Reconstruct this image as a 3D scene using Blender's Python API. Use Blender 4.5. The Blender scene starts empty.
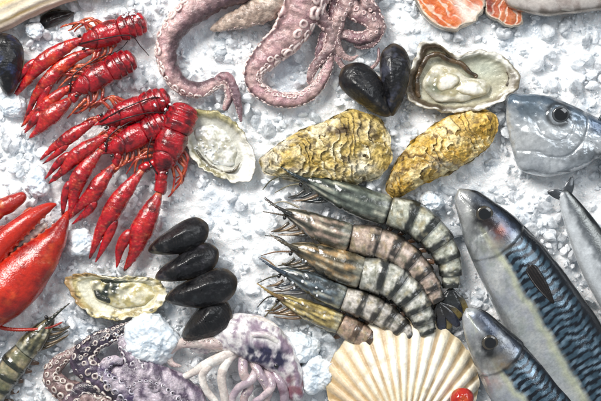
import bpy, math, random
import numpy as np
from mathutils import Vector

# ------------------------------------------------------------------ camera, light, exposure
scene = bpy.context.scene
PI = math.pi
H = 1500.0                                  # camera height in mm above the ice
CXP, CYP = 300.5, 200.5                     # one photo pixel is about one millimetre on the ice
cam_d = bpy.data.cameras.new('camera')
cam_d.sensor_width = 36.0
cam_d.lens = 36.0 * H / 601.0
cam_d.clip_start, cam_d.clip_end = 0.05, 20.0
cam = bpy.data.objects.new('camera', cam_d)
scene.collection.objects.link(cam)
cam.location = (0, 0, H * 1e-3)
scene.camera = cam

world = bpy.data.worlds.new('World')
scene.world = world
world.use_nodes = True
wb = world.node_tree.nodes['Background']
wb.inputs['Color'].default_value = (0.86, 0.93, 1.0, 1)
wb.inputs['Strength'].default_value = 0.38

def area(name, loc, target, size, size_y, power, color):
    d = bpy.data.lights.new(name, 'AREA')
    d.shape = 'RECTANGLE'
    d.size, d.size_y = size, size_y
    d.energy = power
    d.color = color
    o = bpy.data.objects.new(name, d)
    scene.collection.objects.link(o)
    o.location = loc
    o.rotation_euler = (Vector(target) - Vector(loc)).to_track_quat('-Z', 'Y').to_euler()
    return o

area('softbox_key', (-0.75, 1.05, 1.25), (0, 0, 0), 0.75, 0.75, 43.0, (1.0, 0.97, 0.93))
area('softbox_side', (0.9, 0.75, 1.35), (0, 0, 0), 0.7, 0.7, 7.0, (0.92, 0.96, 1.0))

scene.view_settings.view_transform = 'Standard'
scene.view_settings.look = 'None'
scene.view_settings.gamma = 1.0
scene.view_settings.exposure = 0.0
scene.render.engine = 'CYCLES'
scene.cycles.max_bounces = 10
scene.cycles.transmission_bounces = 7
scene.cycles.caustics_refractive = False
scene.cycles.caustics_reflective = False

rng = np.random.default_rng(7)
random.seed(7)

# ------------------------------------------------------------------ numeric helpers
_perm = np.random.default_rng(3).permutation(256)
_perm = np.concatenate([_perm, _perm, _perm])
_grad = np.random.default_rng(4).normal(size=(256, 3))
_grad /= np.linalg.norm(_grad, axis=1)[:, None]

def noise(P, scale=1.0, seed=0.0):
    """gradient noise in about -1..1 for points P (N,3); feature size = scale"""
    P = np.asarray(P, float) / scale + seed * 17.31 + 1000.0
    I = np.floor(P).astype(int)
    f = P - I
    I &= 255
    u = f * f * f * (f * (f * 6 - 15) + 10)
    out = 0.0
    for dx in (0, 1):
        wx = u[:, 0] if dx else 1 - u[:, 0]
        for dy in (0, 1):
            wy = u[:, 1] if dy else 1 - u[:, 1]
            for dz in (0, 1):
                wz = u[:, 2] if dz else 1 - u[:, 2]
                h = _perm[_perm[_perm[(I[:, 0] + dx) & 255] + ((I[:, 1] + dy) & 255)] + ((I[:, 2] + dz) & 255)]
                g = _grad[h]
                d = g[:, 0] * (f[:, 0] - dx) + g[:, 1] * (f[:, 1] - dy) + g[:, 2] * (f[:, 2] - dz)
                out = out + wx * wy * wz * d
    return out * 1.5

def fbm(P, scale, octv=4, seed=0.0):
    a, o, s = 1.0, 0.0, scale
    for i in range(octv):
        o = o + a * noise(P, s, seed + i * 3.7)
        a *= 0.5
        s *= 0.5
    return o

def sstep(a, b, x):
    t = np.clip((np.asarray(x, float) - a) / (b - a), 0, 1)
    return t * t * (3 - 2 * t)

def lerp(a, b, t):
    t = np.asarray(t)[..., None]
    return np.asarray(a, float) * (1 - t) + np.asarray(b, float) * t

def catmull(P, n, closed=False):
    """P (M,D) -> n samples, even in chord length of the first three columns"""
    P = np.asarray(P, float)
    if closed:
        Q = np.vstack([P[-1], P, P[0], P[1]])
    else:
        Q = np.vstack([2 * P[0] - P[1], P, 2 * P[-1] - P[-2]])
    segs = len(Q) - 3
    dense = []
    for i in range(segs):
        t = np.linspace(0, 1, 24, endpoint=False)[:, None]
        p0, p1, p2, p3 = Q[i], Q[i + 1], Q[i + 2], Q[i + 3]
        dense.append(0.5 * (2 * p1 + (p2 - p0) * t + (2 * p0 - 5 * p1 + 4 * p2 - p3) * t ** 2 + (3 * p1 - p0 - 3 * p2 + p3) * t ** 3))
    dense.append(Q[segs + 1][None, :])
    D = np.vstack(dense)
    dd = np.concatenate([[0], np.cumsum(np.linalg.norm(np.diff(D[:, :min(3, D.shape[1])], axis=0), axis=1))])
    s = np.linspace(0, dd[-1], n, endpoint=not closed)
    return np.stack([np.interp(s, dd, D[:, k]) for k in range(D.shape[1])], 1), s

class Loft:
    """sweep of an ellipse along a path given in photo pixels: rows (x, y, z, half width, half height)"""
    def __init__(self, path, nr=80, ns=32, r0=0.0, r1=0.0):
        P, S = catmull(path, nr)
        C, rw, rh = P[:, :3].copy(), np.maximum(P[:, 3], 0.02), np.maximum(P[:, 4], 0.02)
        L = S[-1]
        if r0 > 0:
            t = np.clip(S / r0, 0, 1); m = np.sqrt(np.maximum(1 - (1 - t) ** 2, 1e-4)); rw, rh = rw * m, rh * m
        if r1 > 0:
            t = np.clip((L - S) / r1, 0, 1); m = np.sqrt(np.maximum(1 - (1 - t) ** 2, 1e-4)); rw, rh = rw * m, rh * m
        T = np.gradient(C, axis=0)
        T /= np.linalg.norm(T, axis=1)[:, None] + 1e-9
        side = np.stack([-T[:, 1], T[:, 0], np.zeros(nr)], 1)
        side /= np.linalg.norm(side, axis=1)[:, None] + 1e-9
        up = np.cross(T, side)
        up[up[:, 2] < 0] *= -1
        A = np.linspace(0, 2 * PI, ns, endpoint=False)
        ca, sa = np.cos(A), np.sin(A)
        N = side[:, None, :] * ca[None, :, None] + up[:, None, :] * sa[None, :, None]
        V = C[:, None, :] + side[:, None, :] * (rw[:, None] * ca)[..., None] + up[:, None, :] * (rh[:, None] * sa)[..., None]
        self.V = V.reshape(-1, 3); self.N = N.reshape(-1, 3)
        self.C, self.T, self.side, self.up, self.rw, self.rh, self.S, self.L = C, T, side, up, rw, rh, S, L
        self.nr, self.ns = nr, ns
        self.s = np.repeat(S, ns); self.u = self.s / L
        self.c = np.tile(ca, nr); self.z = np.tile(sa, nr); self.a = np.tile(A, nr)
        self.R = np.repeat(rw, ns)
        self.flat = None
    def push(self, d):
        self.V = self.V + self.N * np.asarray(d)[:, None]; return self
    def mesh(self):
        nr, ns = self.nr, self.ns
        i = np.arange(nr - 1)[:, None] * ns; j = np.arange(ns)[None, :]; k = (j + 1) % ns
        F = np.stack([i + j, i + k, i + ns + k, i + ns + j], -1).reshape(-1, 4)
        V = np.vstack([self.V, self.V[:ns].mean(0), self.V[-ns:].mean(0)])
        a, b = nr * ns, nr * ns + 1
        j = np.arange(ns); k = (j + 1) % ns
        T1 = np.stack([np.full(ns, a), k, j], 1)
        o = (nr - 1) * ns
        T2 = np.stack([np.full(ns, b), o + j, o + k], 1)
        return V, [F, np.vstack([T1, T2])]
    def cols(self, col):
        col = np.asarray(col, float)
        return np.vstack([col, col[:1], col[-1:]])
    def at(self, u, ang, k=1.0):
        i = int(np.clip(u * (self.nr - 1), 0, self.nr - 1))
        n = self.side[i] * math.cos(ang) + self.up[i] * math.sin(ang)
        p = self.C[i] + self.side[i] * self.rw[i] * math.cos(ang) * k + self.up[i] * self.rh[i] * math.sin(ang) * k
        return p, n, self.T[i]

def radial(outline, center, prof, segs=160):
    """closed surface from an outline in pixels and a profile of (r, z) from the underside centre round the rim to the top centre"""
    O, _ = catmull(np.array([(p[0], p[1], 0) for p in outline], float), segs, closed=True)
    c = np.array([center[0], center[1], 0.0])
    prof = np.asarray(prof, float)
    K = len(prof)
    V = c + (O - c)[None] * prof[:, 0][:, None, None]
    V[:, :, 2] = prof[:, 1][:, None]
    r = np.repeat(prof[:, 0], segs); th = np.tile(np.arange(segs) / segs * 2 * PI, K); kk = np.repeat(np.arange(K) / (K - 1), segs)
    return V.reshape(-1, 3), r, th, kk, grid_faces(K, segs)

def grid_faces(K, N, closed=True, cap=True):
    i = np.arange(K - 1)[:, None] * N
    j = np.arange(N if closed else N - 1)[None, :]
    k = (j + 1) % N
    F = np.stack([i + j, i + k, i + N + k, i + N + j], -1).reshape(-1, 4)
    return F

def prof_interp(pts, n):
    P, _ = catmull(np.array([(a, b / 60.0, 0) for a, b in pts], float), n)
    return np.stack([np.clip(P[:, 0], 0.004, None), P[:, 1] * 60.0], 1)

FOOT = []

def make_mesh(name, V, faces, mat, cols=None, smooth=True, extra=None):
    """V in world metres"""
    me = bpy.data.meshes.new(name)
    if not isinstance(faces, (list, tuple)):
        faces = [faces]
    faces = [np.asarray(f, np.int32) for f in faces if len(f)]
    # orientation from signed volume
    vol = 0.0
    for f in faces:
        p0 = V[f[:, 0]]
        for a in range(1, f.shape[1] - 1):
            vol += np.einsum('ij,ij->i', p0, np.cross(V[f[:, a]], V[f[:, a + 1]])).sum()
    if vol < 0:
        faces = [f[:, ::-1] for f in faces]
    me.vertices.add(len(V))
    me.vertices.foreach_set('co', np.ascontiguousarray(V, np.float32).ravel())
    loops = np.concatenate([f.ravel() for f in faces])
    tot = np.concatenate([np.full(len(f), f.shape[1], np.int32) for f in faces])
    start = np.concatenate([[0], np.cumsum(tot)[:-1]]).astype(np.int32)
    me.loops.add(len(loops)); me.loops.foreach_set('vertex_index', loops)
    me.polygons.add(len(tot)); me.polygons.foreach_set('loop_start', start); me.polygons.foreach_set('loop_total', tot)
    me.polygons.foreach_set('use_smooth', np.full(len(tot), smooth))
    if cols is not None:
        at = me.color_attributes.new('Col', 'FLOAT_COLOR', 'POINT')
        c4 = np.ones((len(V), 4), np.float32); c4[:, :3] = np.clip(cols, 0.0, 1)
        at.data.foreach_set('color', c4.ravel())
    me.update(calc_edges=True)
    me.validate()
    me.materials.append(mat)
    return me

class Thing:
    """a top-level object; an Empty at the base (or one mesh when solo) that parents its parts"""
    def __init__(self, name, label, cat, center, ztyp=10.0, group=None, z0=0.0, solo=False, kind=None):
        self.name, self.label, self.cat, self.group, self.kind = name, label, cat, group, kind
        self.cx, self.cy, self.z0 = center[0], center[1], z0
        self.k = 1.0 - ztyp / H
        self.solo = solo
        self.root = None
        if not solo:
            self.root = bpy.data.objects.new(name, None)
            self.root.empty_display_size = 0.01
            self._tag(self.root)
    def _tag(self, o):
        scene.collection.objects.link(o)
        o.location = ((self.cx - CXP) * self.k * 1e-3, (CYP - self.cy) * self.k * 1e-3, self.z0 * 1e-3)
        o['label'] = self.label; o['category'] = self.cat
        if self.group: o['group'] = self.group
        if self.kind: o['kind'] = self.kind
    def part(self, name, V, faces, mat, cols=None, parent=None, smooth=True, foot=True, label=None):
        V = np.asarray(V, float)
        if cols is not None and mat not in (M['ice'], M['lump'], M['crushed']):
            cols = np.clip(np.asarray(cols, float), 0, 1)
            lum = cols @ np.array([.3, .59, .11])
            cols = cols * ((lum.clip(.002, 1) / .66) ** .28)[:, None].clip(.35, 1.05)
        if foot: FOOT.append(V[:, :3] + np.array([0, 0, self.z0]))
        W = np.stack([(V[:, 0] - self.cx), -(V[:, 1] - self.cy), V[:, 2]], 1) * 1e-3
        me = make_mesh(name, W, faces, mat, cols, smooth)
        o = bpy.data.objects.new(name, me)
        if self.solo:
            self._tag(o); self.root = o
        else:
            scene.collection.objects.link(o)
            o.parent = parent or self.root
        if label: o['label'] = label
        return o
    def loft(self, name, L, mat, col, **kw):
        V, F = L.mesh()
        col = np.asarray(col, float)
        if col.ndim == 1: col = np.tile(col, (len(L.V), 1))
        return self.part(name, V, F, mat, L.cols(col), **kw)

# ------------------------------------------------------------------ materials
def material(name, rough=0.4, metal=0.0, coat=0.0, coat_rough=0.08, bumps=(), var=None, sss=0.0, sss_col=(1, .6, .5),
             trans=0.0, ior=1.45, spec=0.5, rough_var=0.0, sheen=0.0, iri=None):
    m = bpy.data.materials.new(name); m.use_nodes = True
    nt = m.node_tree; N = nt.nodes; K = nt.links
    b = N['Principled BSDF']
    b.inputs['Roughness'].default_value = rough
    b.inputs['Metallic'].default_value = metal
    b.inputs['Coat Weight'].default_value = coat
    b.inputs['Coat Roughness'].default_value = coat_rough
    b.inputs['IOR'].default_value = ior
    b.inputs['Specular IOR Level'].default_value = spec
    b.inputs['Transmission Weight'].default_value = trans
    if sss:
        b.inputs['Subsurface Weight'].default_value = sss
        b.inputs['Subsurface Radius'].default_value = sss_col
        b.inputs['Subsurface Scale'].default_value = 0.004
    at = N.new('ShaderNodeAttribute'); at.attribute_name = 'Col'
    tc = N.new('ShaderNodeTexCoord')
    col = at.outputs['Color']
    if var:
        for sc, amt in var:
            nz = N.new('ShaderNodeTexNoise'); nz.inputs['Scale'].default_value = sc; nz.inputs['Detail'].default_value = 5
            nz.inputs['Roughness'].default_value = 0.65
            K.new(tc.outputs['Object'], nz.inputs['Vector'])
            mr = N.new('ShaderNodeMapRange')
            mr.inputs['From Min'].default_value = 0.3; mr.inputs['From Max'].default_value = 0.7
            mr.inputs['To Min'].default_value = 1 - amt; mr.inputs['To Max'].default_value = 1 + amt
            K.new(nz.outputs['Fac'], mr.inputs['Value'])
            mx = N.new('ShaderNodeMix'); mx.data_type = 'RGBA'; mx.blend_type = 'MULTIPLY'; mx.inputs['Factor'].default_value = 1.0
            cb = N.new('ShaderNodeCombineColor')
            for ch in ('Red', 'Green', 'Blue'): K.new(mr.outputs['Result'], cb.inputs[ch])
            K.new(col, mx.inputs['A']); K.new(cb.outputs['Color'], mx.inputs['B'])
            col = mx.outputs['Result']
    K.new(col, b.inputs['Base Color'])
    if rough_var:
        nz = N.new('ShaderNodeTexNoise'); nz.inputs['Scale'].default_value = 120; nz.inputs['Detail'].default_value = 4
        K.new(tc.outputs['Object'], nz.inputs['Vector'])
        mr = N.new('ShaderNodeMapRange')
        mr.inputs['From Min'].default_value = 0.3; mr.inputs['From Max'].default_value = 0.7
        mr.inputs['To Min'].default_value = max(rough - rough_var, 0.02); mr.inputs['To Max'].default_value = rough + rough_var
        K.new(nz.outputs['Fac'], mr.inputs['Value']); K.new(mr.outputs['Result'], b.inputs['Roughness'])
    prev = None
    for kind, sc, dist in bumps:
        if kind == 'noise':
            t = N.new('ShaderNodeTexNoise'); t.inputs['Detail'].default_value = 5; out = t.outputs['Fac']
        else:
            t = N.new('ShaderNodeTexVoronoi'); out = t.outputs['Distance']
        t.inputs['Scale'].default_value = sc
        K.new(tc.outputs['Object'], t.inputs['Vector'])
        bp = N.new('ShaderNodeBump'); bp.inputs['Strength'].default_value = 1.0; bp.inputs['Distance'].default_value = dist
        K.new(out, bp.inputs['Height'])
        if prev: K.new(prev, bp.inputs['Normal'])
        prev = bp.outputs['Normal']
    if prev:
        K.new(prev, b.inputs['Normal'])
        K.new(prev, b.inputs['Coat Normal'])
    if iri:
        b.inputs['Thin Film Thickness'].default_value = iri
    return m

M = {
    'ice': material('packed_ice', rough=0.3, coat=1.0, coat_rough=0.05, bumps=(('voronoi', 130, 0.0010), ('noise', 240, 0.0010), ('voronoi', 520, 0.0004)), sss=0.6, sss_col=(0.8, 0.95, 1.0), ior=1.31),
    'lump': material('wet_snow_ice', rough=0.3, coat=0.5, coat_rough=0.1, bumps=(('voronoi', 140, 0.0022), ('noise', 300, 0.0010)), sss=0.5, sss_col=(0.8, 0.95, 1.0), ior=1.31),
    'cray': material('crayfish_shell', rough=0.24, coat=0.9, coat_rough=0.06, bumps=(('noise', 800, 0.00025), ('noise', 240, 0.0007)), var=((90, 0.4), (400, 0.35)), rough_var=0.12),
    'lobster': material('lobster_shell', rough=0.28, coat=0.6, coat_rough=0.1, bumps=(('noise', 620, 0.0003), ('noise', 90, 0.0008)), var=((50, 0.25), (330, 0.18)), rough_var=0.1),
    'octo': material('octopus_skin', rough=0.35, coat=0.6, coat_rough=0.12, bumps=(('noise', 260, 0.0014), ('noise', 700, 0.0004)), var=((60, 0.3), (260, 0.4)), sss=0.25, rough_var=0.1),
    'squid': material('squid_skin', rough=0.2, coat=1.0, coat_rough=0.04, bumps=(('noise', 150, 0.0008), ('noise', 500, 0.0002)), var=((120, 0.22), (420, 0.18)), sss=0.35, sss_col=(0.9, 0.7, 0.7)),
    'sucker': material('sucker_skin', rough=0.35, coat=0.6, coat_rough=0.12, bumps=(('noise', 400, 0.0008),), var=((300, 0.25),), sss=0.25),
    'mussel': material('mussel_shell', rough=0.42, coat=0.35, coat_rough=0.16, bumps=(('noise', 300, 0.0006), ('noise', 90, 0.0008)), var=((140, 0.6),), rough_var=0.18),
    'oyster': material('oyster_shell', rough=0.55, coat=0.25, coat_rough=0.2, bumps=(('noise', 220, 0.0018), ('noise', 560, 0.0008)), var=((90, 0.3), (380, 0.5)), rough_var=0.2),
    'nacre': material('oyster_nacre', rough=0.3, coat=0.5, coat_rough=0.1, bumps=(('noise', 130, 0.0012), ('noise', 420, 0.0006)), var=((110, 0.18), (340, 0.15)), rough_var=0.1),
    'flesh': material('oyster_flesh', rough=0.2, coat=1.0, coat_rough=0.03, bumps=(('noise', 110, 0.0014),), var=((120, 0.2), (380, 0.15)), sss=0.3),
    'prawn': material('prawn_shell', rough=0.25, coat=1.0, coat_rough=0.05, bumps=(('noise', 260, 0.0006),), var=((120, 0.35), (420, 0.3)), sss=0.12, rough_var=0.1),
    'scallop': material('scallop_shell', rough=0.5, coat=0.15, bumps=(('noise', 300, 0.0006),), var=((60, 0.10), (330, 0.12))),
    'fish': material('fish_skin', rough=0.24, metal=0.45, coat=0.7, coat_rough=0.1, bumps=(('noise', 700, 0.00012), ('noise', 110, 0.0005)), var=((70, 0.2), (420, 0.14)), rough_var=0.1),
    'eye': material('fish_eye', rough=0.12, coat=1.0, coat_rough=0.03),
    'salmon': material('salmon_flesh', rough=0.35, coat=0.5, coat_rough=0.1, bumps=(('noise', 250, 0.0012),), var=((120, 0.18), (420, 0.15)), sss=0.3),
    'tomato': material('tomato_skin', rough=0.15, coat=0.8, coat_rough=0.04, var=((60, 0.1),)),
    'feeler': material('feeler_shell', rough=0.4, coat=0.3, var=((200, 0.3),)),
}

# crushed ice: each piece is more or less cloudy
def ice_piece_material():
    m = bpy.data.materials.new('crushed_ice'); m.use_nodes = True
    nt = m.node_tree; N = nt.nodes; K = nt.links
    b = N['Principled BSDF']
    b.inputs['IOR'].default_value = 1.31
    b.inputs['Roughness'].default_value = 0.08
    b.inputs['Specular IOR Level'].default_value = 0.9
    b.inputs['Coat Weight'].default_value = 0.6; b.inputs['Coat Roughness'].default_value = 0.03
    at = N.new('ShaderNodeAttribute'); at.attribute_name = 'Col'
    sp = N.new('ShaderNodeSeparateColor'); K.new(at.outputs['Color'], sp.inputs['Color'])
    mx = N.new('ShaderNodeMix'); mx.data_type = 'RGBA'
    mx.inputs['A'].default_value = (0.88, 0.92, 0.95, 1); mx.inputs['B'].default_value = (0.95, 0.97, 1.0, 1)
    K.new(sp.outputs['Green'], mx.inputs['Factor']); K.new(mx.outputs['Result'], b.inputs['Base Color'])
    tc = N.new('ShaderNodeTexCoord')
    nz = N.new('ShaderNodeTexNoise'); nz.inputs['Scale'].default_value = 260; nz.inputs['Detail'].default_value = 4
    K.new(tc.outputs['Object'], nz.inputs['Vector'])
    bp = N.new('ShaderNodeBump'); bp.inputs['Distance'].default_value = 0.0012; bp.inputs['Strength'].default_value = 0.8
    K.new(nz.outputs['Fac'], bp.inputs['Height']); K.new(bp.outputs['Normal'], b.inputs['Normal'])
    # clear pieces let light straight through, cloudy ones and grazing faces do not
    tr = N.new('ShaderNodeBsdfTransparent'); tr.inputs['Color'].default_value = (0.96, 0.98, 1.0, 1)
    lw = N.new('ShaderNodeLayerWeight'); lw.inputs['Blend'].default_value = 0.35
    K.new(bp.outputs['Normal'], lw.inputs['Normal'])
    cl = N.new('ShaderNodeMapRange'); cl.inputs['To Min'].default_value = 1.0; cl.inputs['To Max'].default_value = 0.25
    K.new(sp.outputs['Red'], cl.inputs['Value'])
    cn = N.new('ShaderNodeMapRange'); cn.inputs['From Min'].default_value = 0.35; cn.inputs['From Max'].default_value = 0.75
    cn.inputs['To Min'].default_value = 0.0; cn.inputs['To Max'].default_value = 0.5
    nz2 = N.new('ShaderNodeTexNoise'); nz2.inputs['Scale'].default_value = 210; nz2.inputs['Detail'].default_value = 3
    K.new(tc.outputs['Object'], nz2.inputs['Vector']); K.new(nz2.outputs['Fac'], cn.inputs['Value'])
    ad = N.new('ShaderNodeMath'); ad.operation = 'ADD'; ad.use_clamp = True
    K.new(cl.outputs['Result'], ad.inputs[0]); K.new(lw.outputs['Fresnel'], ad.inputs[1])
    ad2 = N.new('ShaderNodeMath'); ad2.operation = 'ADD'; ad2.use_clamp = True
    K.new(ad.outputs['Value'], ad2.inputs[0]); K.new(cn.outputs['Result'], ad2.inputs[1])
    ms = N.new('ShaderNodeMixShader')
    K.new(ad2.outputs['Value'], ms.inputs['Fac']); K.new(tr.outputs['BSDF'], ms.inputs[1]); K.new(b.outputs['BSDF'], ms.inputs[2])
    K.new(ms.outputs['Shader'], N['Material Output'].inputs['Surface'])
    return m
M['crushed'] = ice_piece_material()

# ------------------------------------------------------------------ the setting: bed of packed ice
def bed_height(X, Y):
    P = np.stack([X, Y, np.zeros_like(X)], 1)
    return fbm(P, 70, 2, 1) * 3.5 + fbm(P, 24, 3, 5) * 3.2 + np.abs(fbm(P, 10, 3, 9)) * 1.2 - 5.0

def build_bed():
    nx, ny = 640, 440
    xs = np.linspace(-110, 711, nx); ys = np.linspace(-110, 511, ny)
    X, Y = np.meshgrid(xs, ys)
    X, Y = X.ravel(), Y.ravel()
    Z = bed_height(X, Y)
    P = np.stack([X, Y, Z], 1)
    t = sstep(-0.75, 0.0, fbm(P, 34, 4, 21))
    col = lerp((0.66, 0.71, 0.76), (0.95, 0.965, 0.98), t)        # clear wet ice is darker than packed snow
    T = Thing('ice_bed', 'wide bed of packed white ice under all the seafood', 'ice', (CXP, CYP), 0, solo=True, kind='structure')
    i = np.arange(ny - 1)[:, None] * nx; j = np.arange(nx - 1)[None, :]
    F = np.stack([i + j, i + j + 1, i + nx + j + 1, i + nx + j], -1).reshape(-1, 4)
    o = T.part('ice_bed', P, F, M['ice'], col, foot=False)
    # up-facing
    if o.data.polygons[0].normal.z < 0:
        o.data.flip_normals()
build_bed()

# ------------------------------------------------------------------ crayfish
def mottled(L, base, alt, sc=9, seed=0.0, lo=-0.35, hi=0.45):
    return lerp(base, alt, sstep(lo, hi, fbm(L.V, sc, 3, seed)))

def thin(path, r0, r1, zs=None):
    """path of (x,y,z) -> loft rows tapering r0..r1"""
    n = len(path)
    return [(p[0], p[1], p[2], r0 + (r1 - r0) * i / (n - 1), r0 + (r1 - r0) * i / (n - 1)) for i, p in enumerate(path)]

CG = 'boiled crayfish heaped in a fan'
DARK, RED, ORA = (0.17, 0.003, 0.010), (0.55, 0.007, 0.018), (0.76, 0.060, 0.016)

def claw(T, pts, w, seed, bend=1, hot=0.3, gap=0.25, finger=0.42):
    """pts: wrist, (mid...), tip as (x,y,z). One claw with a palm and fixed finger, and the moving finger as its child"""
    P, S = catmull(np.array(pts, float), 40)
    prof = [(0.0, 0.26), (0.07, 0.42), (0.2, 0.72), (0.36, 0.96), (0.5, 1.0), (0.62, 0.80), (0.75, 0.55), (0.88, 0.34), (0.97, 0.16), (1.0, 0.05)]
    rows = []
    d = P[-1] - P[0]; side = np.array([-d[1], d[0], 0]); side /= np.linalg.norm(side)
    for u, k in prof:
        p = P[int(round(u * 39))]
        off = -bend * w * 0.22 * sstep(0.45, 0.8, u)
        q = p + side * off
        rows.append((q[0], q[1], q[2], w * 0.5 * k, w * 0.40 * k + 0.3))
    L = Loft(rows, 90, 28)
    bumps = np.maximum(noise(L.V, 2.6, seed), 0) ** 2 * 1.5 + noise(L.V, 7, seed + 3) * 0.5
    L.push(bumps * np.minimum(1, L.R / 3))
    col = lerp(mottled(L, DARK, RED, 8, seed, -0.75, 0.1), ORA, hot * sstep(-0.2, 0.7, fbm(L.V, 11, 3, seed + 5)) + 0.0)
    col = lerp(col, (0.10, 0.004, 0.006), 0.8 * sstep(0.93, 1.0, L.u))
    col = lerp(col, (0.72, 0.26, 0.13), .8 * sstep(.09, .02, L.u))
    col = lerp(col, (0.74, 0.22, 0.10), sstep(.25, .6, noise(L.V, 2.3, seed + 8)) * .45)
    o = T.loft('claw', L, M['cray'], col)
    rows = []
    for i in range(7):
        t = i / 6
        u = 1 - finger - 0.05 + (finger + 0.06) * t
        p = P[min(39, int(round(u * 39)))]
        off = bend * w * (0.30 + gap * math.sin(PI * min(1, t * 1.05)) * 0.55) * (1 - 0.55 * t ** 2)
        q = p + side * off
        k = [0.30, 0.40, 0.40, 0.34, 0.26, 0.16, 0.05][i]
        rows.append((q[0], q[1], q[2] + 0.5, w * 0.5 * k * 1.3, w * 0.42 * k * 1.3))
    L2 = Loft(rows, 50, 18, r0=w * .2)
    L2.push(np.maximum(noise(L2.V, 2.4, seed + 9), 0) ** 2 * 0.9 * np.minimum(1, L2.R / 2))
    col = lerp(mottled(L2, DARK, RED, 7, seed + 2, -0.75, 0.1), ORA, hot * 0.8 * sstep(-0.2, 0.7, fbm(L2.V, 9, 3, seed)))
    T.loft('finger', L2, M['cray'], col, parent=o)
    # pale line of soft joint between the fingers
    return o

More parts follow.
